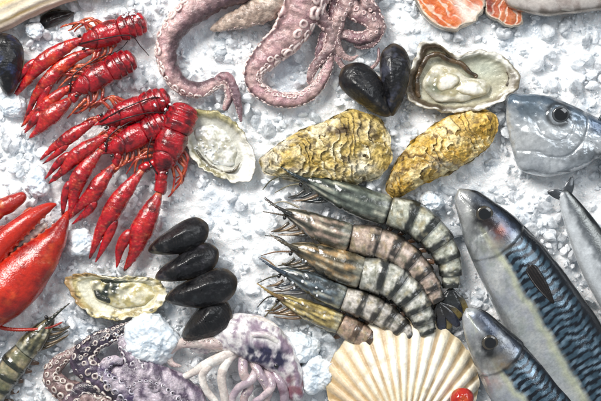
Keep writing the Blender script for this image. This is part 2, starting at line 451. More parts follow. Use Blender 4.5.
def crayfish(label, rear, head, w, claws, z, seed, hot=0.3, legs=(), feelers=(), tone=1.0):
    rear, head = np.array(rear, float), np.array(head, float)
    cx, cy = (rear + head) / 2
    T = Thing('crayfish', label, 'crayfish', (cx, cy), 16, CG)
    d = head - rear; Ln = np.linalg.norm(d); d /= Ln
    dk, rd = np.array(DARK) * tone, np.array(RED) * tone
    def pt(t): return rear + d * Ln * t
    # carapace: from the last groove to the pointed rostrum
    rows = []
    for t, k in [(0.26, 0.86), (0.36, 0.98), (0.5, 1.0), (0.66, 0.92), (0.8, 0.72), (0.92, 0.40), (1.02, 0.14), (1.10, 0.03)]:
        p = pt(t); rows.append((p[0], p[1], z - 1.5 * max(0, t - .7), w * 0.5 * k, w * 0.44 * k))
    L = Loft(rows, 110, 40, r0=w * 0.12)
    groove = np.exp(-((L.u - 0.46 - 0.10 * L.c ** 2) / 0.018) ** 2)
    ridge = np.exp(-(L.c / 0.05) ** 2) * (L.z > 0) * (L.u < 0.5)
    tub = np.maximum(noise(L.V, 2.2, seed), 0.0) ** 1.5 * 1.3
    L.push((-1.5 * groove - 0.5 * ridge + tub + noise(L.V, 8, seed + 1) * 0.5) * np.minimum(1, L.R / 5))
    col = mottled(L, dk, rd, 10, seed, -0.7, 0.25)
    col = lerp(col, ORA, 0.45 * hot * sstep(0.1, 0.8, fbm(L.V, 8, 3, seed + 4)))
    col = lerp(col, np.array(DARK) * 0.6, 0.6 * groove)
    T.loft('carapace', L, M['cray'], col)
    # abdomen curling down behind: overlapping rings
    for i in range(4):
        t0, t1 = 0.30 - 0.10 * i, 0.30 - 0.10 * i - 0.17
        k0 = [0.90, 0.92, 0.88, 0.76][i]; k1 = [0.94, 0.92, 0.82, 0.55][i]
        p0, p1 = pt(t0), pt(t1)
        zz = z - [0, 0.7, 2.2, 5.0][i]
        rows = [(p0[0], p0[1], zz, w * .5 * k0 * .93, w * .42 * k0 * .93), ((p0[0] + p1[0]) / 2, (p0[1] + p1[1]) / 2, zz - .3, w * .5 * k0, w * .43 * k0),
                (p1[0], p1[1], zz - 1.2, w * .5 * k1, w * .43 * k1)]
        L = Loft(rows, 26, 36, r0=1.0, r1=2.0 if i < 3 else w * .25)
        L.push(noise(L.V, 4, seed + i) * 0.35 + .8 * np.exp(-((L.u - .7) / .12) ** 2) + 1.6 * np.exp(-((np.abs(L.c) - 1) / .10) ** 2) * np.sin(np.clip(L.u, 0, 1) * PI))
        col = lerp(mottled(L, dk, rd, 7, seed + i, -0.6, 0.3), np.array(DARK) * 0.7, 0.5 * sstep(0.75, 1, L.u))
        T.loft('tail_segment', L, M['cray'], col)
    # eyes
    n = np.array([-d[1], d[0]])
    for s in (-1, 1):
        p = pt(0.93) + n * s * w * 0.27
        L = Loft([(p[0] - d[0] * 2, p[1] - d[1] * 2, z + w * .14, 1.3, 1.3), (p[0] + d[0] * 2, p[1] + d[1] * 2, z + w * .16, 1.5, 1.5)], 14, 14, r0=1.4, r1=1.6)
        T.loft('eye', L, M['eye'], (0.006, 0.005, 0.005))
    for k, (pts, cw, bend, h, gap) in enumerate(claws):
        pts = [np.array(p, float) for p in pts]
        # upper arm from the chest to the wrist
        a = pt(0.72) + (pts[0][:2] - pt(0.72)) * 0.15
        arm = [(a[0], a[1], z - 3, cw * .20, cw * .2), ((a[0] + pts[0][0]) / 2, (a[1] + pts[0][1]) / 2, z - 1, cw * .24, cw * .24),
               (pts[0][0] + (pts[0][0] - a[0]) * .02, pts[0][1], pts[0][2], cw * .27, cw * .27),
               (pts[0][0] + (pts[1][0] - pts[0][0]) * .16, pts[0][1] + (pts[1][1] - pts[0][1]) * .16, pts[0][2], cw * .2, cw * .2)]
        L = Loft(arm, 44, 18, r0=2, r1=2)
        L.push(np.maximum(noise(L.V, 2.4, seed + k), 0) * 0.9 - 0.8 * np.exp(-((L.u - .55) / .04) ** 2))
        T.loft('claw_arm', L, M['cray'], lerp(mottled(L, dk, rd, 7, seed + 6, -0.7, 0.1), ORA, h * .6 * sstep(-.2, .7, fbm(L.V, 7, 3, seed))))
        claw(T, pts, cw, seed + 11 * k, bend, h, gap)
    rl = random.Random(int(seed * 100))
    legs = list(legs)
    for s_ in (-1, 1):
        for q in range(4):
            b0 = pt(.50 + .09 * q) + n * s_ * w * .40
            m_ = b0 + n * s_ * (w * .30 + rl.uniform(0, 3)) + d * (5 + rl.uniform(-3, 5))
            e_ = m_ + d * (13 + rl.uniform(-3, 5)) + n * s_ * rl.uniform(-4, 4)
            f_ = e_ + d * 6 - n * s_ * rl.uniform(0, 4)
            legs.append([(b0[0], b0[1], z - 4), (m_[0], m_[1], z - 2), (e_[0], e_[1], z - 6), (f_[0], f_[1], z - 8)])
    if not feelers: feelers = [[tuple(pt(1.0)) + (z + 3,), tuple(pt(.8) + n * w * .5) + (z + 6,), tuple(pt(.4) + n * w * .62) + (z + 4,), tuple(pt(.0) + n * w * .55) + (z - 3,), tuple(pt(-.25) + n * w * .8) + (z - 7,)]]
    for path in legs:
        L = Loft(thin(path, 2.0, 0.6), 40, 12, r0=1, r1=1)
        L.push(-0.5 * np.exp(-((L.u - .4) / .03) ** 2) - 0.4 * np.exp(-((L.u - .72) / .03) ** 2))
        T.loft('leg', L, M['cray'], lerp((0.42, 0.03, 0.02), (0.62, 0.12, 0.04), sstep(-.4, .5, noise(L.V, 6, seed))))
    for path in feelers:
        L = Loft(thin(path, 0.85, 0.35), 40, 8)
        T.loft('antenna', L, M['feeler'], (0.06, 0.012, 0.015))
    return T

crayfish('topmost red crayfish, two long slim claws reaching down to the left', (136, 24), (78, 44), 25,
    [([(88, 36, 15), (58, 52, 17), (33, 70, 15), (8, 96, 8)], 16, 1, 0.75, 0.1),
     ([(98, 48, 12), (68, 61, 14), (44, 86, 13), (25, 124, 8)], 14, -1, 0.9, 0.1)], 15, 1.3, 0.4,
    legs=[[(100, 46, 14), (116, 44, 16), (108, 52, 10)], [(92, 50, 12), (104, 56, 10), (112, 54, 8)]],
    feelers=[[(80, 44, 18), (105, 40, 29), (130, 36, 22), (140, 46, 14), (148, 55, 11)]])
crayfish('second crayfish from the top, wide dark claw closed beside a mussel-free patch of ice', (125, 62), (70, 92), 25,
    [([(72, 98, 13), (56, 111, 15), (42, 121, 13), (26, 134, 8)], 19, 1, 0.35, 0.1),
     ([(74, 84, 13), (56, 96, 14), (40, 110, 12), (22, 128, 7)], 12, -1, 1.0, 0.1)], 15, 4.1, 0.25,
    legs=[[(84, 76, 13), (70, 78, 16), (58, 88, 14)], [(92, 74, 12), (78, 72, 14), (64, 80, 11)], [(86, 98, 12), (76, 108, 12), (66, 118, 9)]], tone=0.9)
crayfish('third crayfish from the top, straight back and two claws pointing lower left', (159, 100), (100, 123), 25,
    [([(99, 118, 13), (80, 130, 15), (62, 143, 13), (41, 162, 8)], 13, -1, 0.3, 0.1),
     ([(110, 134, 13), (90, 146, 15), (70, 160, 13), (46, 180, 8)], 16, 1, 0.3, 0.15)], 15, 7.7, 0.35,
    legs=[[(105, 118, 13), (92, 118, 15), (80, 124, 12)]],
    feelers=[[(100, 122, 18), (128, 108, 28), (156, 98, 24), (166, 104, 15), (176, 112, 11)], [(102, 126, 18), (130, 118, 28), (150, 113, 22), (164, 113, 15), (174, 115, 11)]])
crayfish('fourth crayfish from the top, its two claws meeting at their tips', (160, 124), (106, 152), 24,
    [([(104, 148, 14), (88, 165, 16), (74, 188, 14), (64, 219, 9)], 17, 1, 0.35, 0.15),
     ([(116, 163, 13), (102, 180, 16), (90, 198, 14), (70, 222, 9)], 17, -1, 0.35, 0.2)], 17, 11.2, 0.4,
    legs=[[(122, 140, 14), (104, 138, 16), (92, 146, 12)], [(128, 158, 13), (118, 168, 12), (108, 178, 10)]])
crayfish('lowest crayfish, broad knobbly back and claws hanging towards the black mussels', (183, 114), (158, 174), 31,
    [([(144, 168, 13), (128, 188, 15), (112, 212, 14), (93, 260, 8)], 19, -1, 0.3, 0.05),
     ([(160, 190, 13), (152, 208, 15), (140, 232, 14), (119, 268, 8)], 23, 1, 0.3, 0.35)], 17, 15.9, 0.25,
    legs=[[(150, 150, 14), (136, 160, 15), (126, 174, 11)], [(154, 160, 14), (140, 174, 14), (132, 190, 10)], [(172, 165, 13), (174, 180, 12), (170, 196, 9)]])

# ------------------------------------------------------------------ lobster at the left edge
LOB = (0.66, 0.026, 0.009)
def lobster():
    T = Thing('lobster', 'large orange red lobster claw entering at the left edge', 'lobster', (20, 265), 18)
    L = Loft([(-60, 330, 16, 18, 14), (-25, 308, 18, 27, 20), (8, 289, 20, 27, 21), (34, 264, 19, 22, 17), (53, 240, 17, 13, 12), (63, 222, 14, 5.5, 6), (66, 212, 12, 1, 1)], 130, 48)
    L.push(noise(L.V, 22, 2) * 1.4 + np.maximum(noise(L.V, 5, 4), 0) ** 2 * 0.8)
    teeth = np.maximum(0, np.cos(L.s * 0.75)) * sstep(0.88, 0.98, -L.c) * sstep(0.35, 0.5, L.u) * (1 - sstep(0.85, 0.95, L.u))
    L.push(teeth * 2.0)
    col = lerp(LOB, (0.42, 0.012, 0.010), sstep(-0.1, 0.6, fbm(L.V, 26, 3, 8)))
    col = lerp(col, (0.74, 0.11, 0.025), sstep(0.2, 0.8, fbm(L.V, 14, 3, 3)) * 0.6)
    col = lerp(col, (0.30, 0.008, 0.008), sstep(.1, .7, fbm(L.V, 5, 3, 31)) * .5)
    col = lerp(col, (0.80, 0.30, 0.16), sstep(.45, .75, noise(L.V, 3.0, 37)) * .45)
    col = lerp(col, (0.70, 0.45, 0.30), 0.75 * teeth)
    o = T.loft('claw', L, M['lobster'], col)
    L = Loft([(-40, 286, 22, 15, 14), (-12, 259, 23, 14, 14), (12, 235, 22, 11.5, 12), (33, 217, 19, 8, 9), (47, 208, 15, 4.5, 5), (55, 205, 12, 0.8, 0.8)], 100, 36)
    teeth = np.maximum(0, np.cos(L.s * 0.8)) * sstep(0.85, 0.98, L.c) * sstep(0.25, 0.4, L.u) * (1 - sstep(0.85, 0.95, L.u))
    L.push(noise(L.V, 18, 5) * 0.9 + teeth * 1.8)
    col = lerp(LOB, (0.45, 0.010, 0.012), sstep(-0.2, 0.6, fbm(L.V, 20, 3, 18)))
    col = lerp(col, (0.70, 0.45, 0.30), 0.75 * teeth)
    T.loft('claw_finger', L, M['lobster'], col, parent=o)
    # pale flesh hinge in the open gap
    L = Loft([(-30, 286, 15, 8, 4), (0, 262, 15, 8, 4), (25, 240, 14, 6, 4), (46, 224, 12, 3, 3)], 60, 20, r0=4, r1=3)
    L.push(noise(L.V, 5, 3) * 1.0)
    T.loft('claw_joint', L, M['flesh'], lerp((0.45, 0.38, 0.34), (0.72, 0.68, 0.62), sstep(-.3, .4, noise(L.V, 4, 9))), parent=o)
    for rows, s in [([(-25, 226, 14, 9, 8), (-4, 212, 16, 9, 8), (12, 203, 14, 8, 7), (25, 195, 12, 4, 4)], 1),
                    ([(-20, 244, 12, 7, 6), (0, 234, 14, 7, 6), (16, 226, 13, 6, 5), (27, 214, 13, 5, 5), (32, 208, 12, 2, 2)], 2),
                    ([(-20, 252, 10, 6, 5), (-4, 243, 11, 6, 5), (8, 232, 11, 5, 5)], 3)]:
        L = Loft(rows, 60, 24, r0=4, r1=3)
        L.push(noise(L.V, 7, s) * 0.7 - 1.2 * np.exp(-((L.u - .5) / .05) ** 2))
        T.loft('leg', L, M['lobster'], lerp((0.50, 0.018, 0.012), (0.70, 0.16, 0.06), sstep(0.0, 0.6, fbm(L.V, 9, 3, s))))
    L = Loft(thin([(-20, 320, 14), (5, 328, 16), (30, 329, 16), (48, 327, 14), (61, 322, 11)], 2.4, 0.9), 70, 12, r1=1)
    L.push(0.25 * np.sin(L.s * 2.2))
    T.loft('antenna', L, M['lobster'], (0.52, 0.03, 0.012))
lobster()

# ------------------------------------------------------------------ octopuses
def sucker_mesh(items, seed=0):
    """items: list of (p, n, size) -> merged cup rings"""
    prof = [(0.80, -0.5), (1.0, 0.05), (0.98, 0.36), (0.78, 0.56), (0.50, 0.52), (0.28, 0.34), (0.02, 0.26)]
    ns = 14
    A = np.linspace(0, 2 * PI, ns, endpoint=False)
    Vs, Fs, Cs = [], [], []
    off = 0
    for p, n, sz in items:
        n = np.asarray(n) / np.linalg.norm(n)
        a = np.cross(n, [0.3, 0.2, 1.0]); a /= np.linalg.norm(a); b = np.cross(n, a) * random.uniform(.7, 1.0); p = p - n * sz * random.uniform(0, .35)
        for r, h in prof:
            Vs.append(p + (a[None] * np.cos(A)[:, None] + b[None] * np.sin(A)[:, None]) * r * sz + n * h * sz)
            Cs.append(np.full(ns, r if h > 0.05 else 0.3))
        Fs.append(grid_faces(len(prof), ns) + off)
        off += len(prof) * ns
    V = np.vstack(Vs); V = V + np.stack([noise(V, 3.0, seed + q) * .7 for q in (0, 5, 9)], 1)
    return V, np.vstack(Fs), np.concatenate(Cs)

def octo_arm(T, rows, seed, base, alt, rows_at=((0.15, 0.55),), suck=0.30, sk_col=(0.72, 0.55, 0.52), sk_in=(0.46, 0.28, 0.28), nr=140, u0=0.02, u1=0.98, shade_side=None, mat='octo', lumpy=1.0):
    L = Loft(rows, nr, 30, r0=1, r1=3)
    L.push((noise(L.V, 9, seed) * 0.16 + noise(L.V, 4, seed + 2) * 0.12) * L.R * lumpy)
    col = lerp(base, alt, sstep(-0.45, 0.5, fbm(L.V, 16, 4, seed)))
    if shade_side is not None:
        ang, dc = shade_side
        k = np.cos(L.a - ang)
        col = lerp(col, dc, 0.85 * sstep(0.35, 0.95, k + 0.25 * noise(L.V, 6, seed + 7)))  # shade painted along one side of the arm
    if mat == 'octo':
        col = lerp(col, np.array(alt) * .45, sstep(.1, .8, fbm(L.V, 5, 3, seed + 14)) * .7)
    o = T.loft('arm', L, M[mat], col)
    items = []
    for ang, sp in rows_at:
        s = u0 * L.L
        while s < u1 * L.L:
            u = s / L.L
            i = int(u * (L.nr - 1))
            sz = max(0.7, L.rw[i] * suck * (0.70 + 0.6 * random.random()))
            p, n, t = L.at(u, ang + random.uniform(-.2, .2), 0.97)
            items.append((p, n, sz)); s += sz * 2.0 * sp
    if items:
        V, F, c = sucker_mesh(items, seed)
        T.part('sucker_rows', V, F, M['sucker'], lerp(sk_in, sk_col, sstep(0.35, 0.8, c)), parent=o)
    return o

def flatrows(pts, sq=0.8):
    return [(x, y, z, r, r * sq) for x, y, z, r in pts]

PK, MV, TAN, DKP = (0.60, 0.40, 0.38), (0.36, 0.20, 0.22), (0.42, 0.31, 0.25), (0.10, 0.05, 0.07)
def big_octopus():
    T = Thing('octopus', 'big pink octopus sprawling down from the top edge with curling sucker arms', 'octopus', (270, 20), 14)
    L = Loft([(330, -95, 24, 14, 12), (310, -70, 28, 40, 26), (285, -38, 26, 44, 24), (268, -14, 18, 34, 16)], 80, 40, r0=20, r1=14)
    L.push(noise(L.V, 14, 3) * 2)
    T.loft('mantle', L, M['octo'], lerp(PK, MV, sstep(-.4, .5, fbm(L.V, 20, 3, 3))))
    octo_arm(T, flatrows([(262, -22, 16, 17.6), (222, -6, 16, 15.0), (190, 14, 15, 13.2), (171, 36, 13, 11.0), (168, 60, 12, 9.7), (180, 82, 11, 8.4), (200, 89, 10, 7.5), (216, 82, 9, 6.2), (226, 82, 9, 4.8), (230, 95, 8, 4.4), (224, 110, 7, 2.6)]), 1.0, PK, (0.50, 0.30, 0.31),
             rows_at=((-.1, .72), (0.3, .8), (.65, 1.0)), suck=0.36, sk_col=(0.80, 0.66, 0.61), shade_side=(PI * .85, DKP))
    octo_arm(T, flatrows([(214, 84, 8, 4.4), (226, 76, 12, 5.3), (235, 90, 11, 4.8), (239, 106, 9, 3.5), (241, 121, 7, 1.6)]), 2.0, MV, (0.30, 0.19, 0.22), rows_at=((0.6, 1.2),), suck=0.26)
    octo_arm(T, flatrows([(310, -30, 18, 22.9), (303, 4, 18, 19.4), (289, 34, 16, 15.8), (268, 54, 14, 12.8), (254, 70, 12, 9.7), (256, 86, 11, 7.9), (273, 97, 10, 7.5), (294, 99, 9, 7.0), (313, 90, 9, 6.2), (325, 72, 9, 5.3), (329, 54, 9, 4.8), (325, 36, 9, 4.0), (333, 22, 8, 2.6)]), 3.0, PK, (0.52, 0.30, 0.32),
             rows_at=((PI * 1.02, .75), (PI * .88, .8), (PI * .70, 1.0), (0.1, .85)), suck=0.31, sk_col=(0.80, 0.64, 0.60), nr=190, shade_side=(-.1, DKP))
    octo_arm(T, flatrows([(292, -24, 14, 15.8), (270, 4, 13, 14.1), (246, 16, 12, 11.4), (228, 22, 10, 8.0), (216, 27, 8, 4.5), (210, 29, 7, 1.6)]), 4.0, TAN, (0.58, 0.46, 0.38), rows_at=((PI * .9, 1.2),), suck=0.2, sk_col=(0.55, 0.44, 0.38))
    octo_arm(T, flatrows([(322, -26, 12, 12.3), (343, -4, 12, 10.6), (356, 12, 12, 9.2), (370, 20, 12, 8.4), (374, 32, 11, 7.0), (358, 38, 11, 6.2), (342, 34, 10, 5.3), (334, 44, 9, 4.0), (338, 60, 8, 3.1), (350, 70, 7, 2.5), (366, 70, 7, 2.1), (377, 60, 7, 1.9), (378, 46, 6, 1.1)]), 5.0, MV, (0.50, 0.34, 0.32),
             rows_at=((0.4, 1.1), (PI * .6, 1.2)), suck=0.28, shade_side=(PI, (0.12, 0.07, 0.09)))
    octo_arm(T, flatrows([(330, -20, 10, 10.6), (336, 2, 10, 7.9), (330, 22, 9, 6.2), (322, 40, 8, 4.8), (318, 56, 7, 3.5), (322, 68, 6, 1.3)]), 6.0, (0.22, 0.13, 0.16), MV, rows_at=((0.5, 1.2),), suck=0.26)
    octo_arm(T, flatrows([(352, -24, 15, 9), (346, 0, 17, 8), (338, 20, 16, 7), (334, 38, 13, 5.5), (340, 52, 10, 4), (350, 58, 8, 2.5), (358, 54, 7, 1)]), 7.0, (0.26, 0.15, 0.16), (0.50, 0.34, 0.32), rows_at=((.2, 1.0), (PI * .7, 1.1)), suck=0.3)
    octo_arm(T, flatrows([(372, -24, 12, 9), (366, 0, 13, 8), (374, 14, 13, 6.5), (380, 28, 11, 5), (372, 42, 9, 4), (360, 46, 8, 2.6), (352, 42, 7, 1)]), 8.0, (0.40, 0.26, 0.25), (0.20, 0.11, 0.12), rows_at=((PI * .8, 1.0), (PI * .4, 1.1)), suck=0.3)
    octo_arm(T, flatrows([(312, -10, 20, 8), (318, 14, 17, 7.5), (330, 30, 14, 6.5), (328, 50, 12, 5.5), (314, 66, 10, 4.5), (310, 80, 8, 3.2), (318, 88, 7, 1.5)]), 9.0, (0.24, 0.14, 0.15), (0.46, 0.32, 0.31), rows_at=((.3, 1.0), (PI * .75, 1.1)), suck=0.3)
big_octopus()

PUR, LAV, INK = (0.16, 0.115, 0.18), (0.58, 0.50, 0.56), (0.05, 0.036, 0.062)
def purple_octopus():
    T = Thing('octopus', 'small purple octopus at the bottom edge with cream sucker rings', 'octopus', (115, 375), 14)
    L = Loft([(105, 372, 8, 10, 8), (125, 380, 10, 26, 14), (150, 392, 11, 30, 15), (178, 404, 10, 26, 13), (205, 425, 8, 14, 10)], 90, 44, r0=10, r1=12)
    L.push(fbm(L.V, 14, 3, 4) * 2.2 + np.maximum(noise(L.V, 4, 8), 0) * 1.0)
    T.loft('mantle', L, M['octo'], lerp(PUR, LAV, sstep(-0.35, 0.4, fbm(L.V, 9, 5, 6))))
    cream = (0.70, 0.62, 0.56)
    octo_arm(T, flatrows([(128, 398, 11, 13), (104, 380, 13, 14), (84, 362, 13, 13), (92, 346, 12, 10), (112, 335, 11, 8), (132, 326, 9, 5), (140, 318, 7, 2)]), 21, INK, PUR,
             rows_at=((PI * .25, .95), (PI * .5, 1.0), (PI * .78, 1.0)), suck=0.27, sk_col=cream, sk_in=(0.13, 0.07, 0.10), nr=120)
    octo_arm(T, flatrows([(120, 415, 10, 14), (92, 402, 12, 14), (66, 390, 12, 12), (52, 376, 11, 9), (60, 362, 10, 7), (76, 352, 9, 5), (88, 340, 8, 2.5)]), 23, (0.26, 0.16, 0.16), (0.40, 0.27, 0.25),
             rows_at=((PI * .3, .95), (PI * .62, 1.05), (PI * .9, 1.0)), suck=0.31, sk_col=cream, sk_in=(0.20, 0.10, 0.09), nr=120)
    octo_arm(T, flatrows([(150, 398, 12, 12), (138, 372, 13, 11), (130, 352, 13, 9), (122, 340, 12, 6), (128, 331, 10, 3)]), 25, PUR, LAV, rows_at=((PI * .2, 1.0), (PI * .5, 1.2), (PI * .8, 1.0)), suck=0.3, sk_col=(0.70, 0.64, 0.66), sk_in=(0.10, 0.06, 0.12))
    octo_arm(T, flatrows([(150, 410, 14, 10), (122, 388, 19, 9), (104, 372, 20, 7), (112, 360, 19, 5), (124, 362, 18, 3)]), 27, (0.13, 0.09, 0.20), LAV, rows_at=((PI * .3, 1.1), (PI * .7, 1.1)), suck=0.32, sk_col=(0.62, 0.58, 0.66), sk_in=INK)
    octo_arm(T, flatrows([(190, 420, 14, 9), (172, 396, 18, 8), (152, 384, 22, 7), (134, 386, 22, 5.5), (128, 396, 20, 4), (138, 402, 20, 2)]), 28, LAV, PUR, rows_at=((PI * .3, 1.2),), suck=0.3, sk_col=(0.66, 0.60, 0.66), sk_in=INK)
    octo_arm(T, flatrows([(200, 425, 10, 8), (186, 402, 14, 7), (170, 382, 15, 6), (150, 372, 14, 5), (138, 366, 13, 3), (144, 358, 12, 1.6)]), 29, PUR, LAV, rows_at=((PI * .6, 1.2),), suck=0.3, sk_col=(0.66, 0.60, 0.66), sk_in=INK)
    octo_arm(T, flatrows([(80, 425, 12, 8), (70, 404, 17, 8), (84, 388, 18, 6.5), (98, 392, 17, 5), (96, 404, 16, 3)]), 30, INK, (0.30, 0.20, 0.24), rows_at=((PI * .3, 1.1), (PI * .7, 1.1)), suck=0.3, sk_col=(0.66, 0.58, 0.56), sk_in=INK)
purple_octopus()

def squid():
    T = Thing('squid', 'pale little squid with stringy white tentacles beside a round ice lump', 'squid', (235, 365), 14)
    W, BL = (0.78, 0.74, 0.73), (0.045, 0.04, 0.12)
    L = Loft([(190, 350, 8, 7, 5), (210, 340, 11, 14, 9), (234, 334, 14, 20, 12), (258, 340, 14, 23, 13), (276, 354, 13, 19, 12), (288, 374, 10, 14, 10), (296, 402, 7, 9, 7)], 130, 56, r0=8, r1=8)
    folds = np.sin(L.c * 7 + 2.5 * noise(L.V, 18, 6)) * sstep(.1, .5, L.z)
    L.push(fbm(L.V, 16, 3, 2) * 1.6 + folds * .8)
    t = np.exp(-(((L.V[:, 0] - 258) / 17) ** 2 + ((L.V[:, 1] - 354) / 11) ** 2)) + 1.1 * np.exp(-(((L.V[:, 0] - 277) / 9) ** 2 + ((L.V[:, 1] - 360) / 8) ** 2))
    col = lerp(W, (0.40, 0.30, 0.38), sstep(-.15, .55, fbm(L.V, 9, 4, 12) + .3 * folds))
    col = lerp(col, (0.20, 0.14, 0.24), sstep(.15, .6, fbm(L.V, 4, 3, 17)) * .6)
    col = lerp(col, BL, np.clip(1.5 * t * (0.7 + 1.1 * fbm(L.V, 7, 3, 3)), 0, 1))
    col = lerp(col, (0.30, 0.09, 0.12), sstep(368, 384, L.V[:, 1]) * 0.85 * sstep(-.3, .3, noise(L.V, 9, 5)))
    T.loft('mantle', L, M['squid'], col)
    WH, CR, VI, PI_ = (0.82, 0.78, 0.73), (0.68, 0.60, 0.55), (0.46, 0.36, 0.42), (0.60, 0.46, 0.44)
    arms = [([(236, 348, 17, 6), (216, 343, 19, 6.5), (194, 342, 16, 6), (178, 345, 12, 5), (169, 354, 10, 4), (172, 364, 9, 3), (182, 367, 8, 1.2)], PI_, CR),
            ([(240, 354, 18, 5.5), (222, 357, 20, 5.5), (206, 364, 18, 4.8), (194, 372, 14, 4), (180, 379, 10, 3), (166, 381, 8, 2.2), (155, 384, 7, .8)], WH, CR),
            ([(226, 354, 17, 4), (210, 364, 19, 4.2), (203, 376, 18, 4), (207, 390, 16, 3.8), (217, 404, 13, 3.4), (222, 424, 10, 2)], WH, CR),
            ([(238, 352, 18, 4.5), (227, 362, 20, 4.6), (222, 376, 19, 4.6), (224, 392, 16, 4.3), (226, 408, 13, 4), (222, 428, 10, 2)], WH, CR),
            ([(244, 354, 18, 5), (243, 370, 20, 4.8), (249, 386, 17, 4.5), (244, 400, 14, 4), (250, 424, 10, 2)], VI, PI_),
            ([(250, 360, 20, 5), (260, 374, 20, 4.6), (268, 390, 17, 4.4), (264, 406, 14, 4), (270, 426, 10, 2)], PI_, VI),
            ([(260, 364, 20, 5), (252, 378, 21, 4.5), (238, 388, 18, 4), (232, 402, 14, 3.6), (238, 426, 10, 2)], (0.62, 0.52, 0.54), VI),
            ([(268, 368, 18, 5), (280, 382, 18, 4.8), (284, 398, 15, 4.6), (278, 424, 10, 2)], VI, (0.24, 0.13, 0.18)),
            ([(262, 370, 18, 4), (272, 384, 21, 3.8), (262, 396, 19, 3.4), (254, 404, 16, 3), (258, 424, 10, 1.4)], (0.70, 0.58, 0.58), VI),
            ([(238, 322, 15, 3), (254, 319, 17, 3.2), (270, 324, 17, 3.2), (281, 335, 14, 2.8), (282, 346, 12, 2), (276, 352, 14, .8)], WH, CR),
            ([(252, 334, 26, 2.8), (266, 334, 26, 3), (280, 344, 22, 2.8), (290, 358, 15, 2.2), (294, 368, 11, .9)], WH, (0.56, 0.46, 0.52)),
            ([(228, 332, 21, 3.4), (212, 328, 18, 3.2), (203, 335, 16, 2.6), (192, 337, 12, 1)], WH, (0.56, 0.46, 0.50))]
    for k, (p, a, b) in enumerate(arms):
        if k not in (9, 10): p = [(p[0][0], p[0][1] - 3, 6, p[0][3])] + p[1:]
        octo_arm(T, flatrows(p, 0.9), 31 + k, a, b, rows_at=((PI * .4, 1.4),) if k in (0, 4, 5) else (), suck=0.26, sk_col=(0.74, 0.66, 0.60), sk_in=(0.4, 0.3, 0.28), nr=90, mat='squid', lumpy=.45)
    L = Loft([(274, 364, 23, 2.2, 1.8), (278, 366, 22, 2.2, 1.8)], 16, 18, r0=2, r1=2)
    T.loft('eye', L, M['eye'], (0.01, 0.01, 0.02))
squid()

# ------------------------------------------------------------------ mussels
def mussel(label, tip, end, w, z, seed, group='black mussels', tilt=0.0, sheen=(0.03, 0.035, 0.05), belly=0.28):
    tip, end = np.array(tip, float), np.array(end, float)
    d = end - tip; Ln = np.linalg.norm(d); d /= Ln; n = np.array([-d[1], d[0]])
    c = (tip + end) / 2
    T = Thing('mussel', label, 'mussel', c, z + 8, group)
    # outline along the length: pointed umbo at the tip, rounded far end, one side straighter
    us = np.array([0, 0.03, 0.1, 0.22, 0.38, 0.55, 0.72, 0.86, 0.95, 1.0])
    a = np.array([0.0, 0.10, 0.20, 0.33, 0.45, 0.53, 0.54, 0.44, 0.27, 0.0])
    b = np.array([0.0, 0.10, 0.19, 0.28, 0.35, 0.42, 0.45, 0.40, 0.24, 0.0])
    up = [tip + d * Ln * u + n * w * k for u, k in zip(us, a)]
    lo = [tip + d * Ln * u - n * w * k for u, k in zip(us[1:-1], b[1:-1])]
    outline = up + lo[::-1]
    cen = tip + d * Ln * 0.52
    hgt = w * 0.42
    for sgn in (1, -1):
        prof = prof_interp([(0.02, hgt), (0.3, hgt * .93), (0.6, hgt * .72), (0.85, hgt * .40), (0.97, hgt * .14), (1.0, 0.3)], 46)
        V, r, th, kk, F = radial(outline, cen, prof, 110)
        # growth rings centred on the umbo
        q = np.linalg.norm((V[:, :2] - tip) / Ln, axis=1)
        ring = np.sin(q * 150 + 5 * noise(V, 12, seed)) * 0.5
        lat0 = ((V[:, :2] - cen) @ n) / w
        V[:, 2] += ring * 0.12 * sstep(0, .3, 1 - r) + noise(V, 12, seed + 1) * 0.9 + hgt * .22 * np.exp(-((lat0 + .12) / .12) ** 2) * (1 - r)
        lat = ((V[:, :2] - cen) @ n) / w
        V[:, 2] = V[:, 2] * sgn + z + hgt * 0.9 + tilt * lat * w * sgn * 0 + tilt * lat * w
        if sgn < 0: V[:, 2] -= 0.5
        edge = sstep(0.86, 1.0, r)
        V[:, 2] += fbm(V, 5, 3, seed + 8) * .35
        col = lerp((0.010, 0.010, 0.014), sheen, sstep(0.0, 0.7, fbm(V, 12, 3, seed) + 0.15 * ring))
        col = lerp(col, (0.15, 0.105, 0.06), edge * 0.75 * sstep(-.4, .3, noise(V, 8, seed + 4)))
        col = lerp(col, (0.16, 0.13, 0.10), sstep(.15, .6, fbm(V, 6, 3, seed + 12)) * sstep(.45, .05, q) * .7)
        col = lerp(col, (0.07, 0.05, 0.04), .5 * sstep(.6, 1, ring * 2) * sstep(0, .4, noise(V, 14, seed)))
        T.part('shell_valve', V, [F], M['mussel'], col)
    # threads of beard at the hinge line
    p = cen + n * w * 0.46
    L = Loft(thin([(p[0] - d[0] * 8, p[1] - d[1] * 8, z + hgt * .9), (p[0] + n[0] * 2, p[1] + n[1] * 2, z + hgt * .9), (p[0] + d[0] * 9, p[1] + d[1] * 9, z + hgt * .9)], 0.9, 0.9), 20, 8, r0=1, r1=1)
    T.loft('hinge_seam', L, M['feeler'], (0.16, 0.11, 0.06))

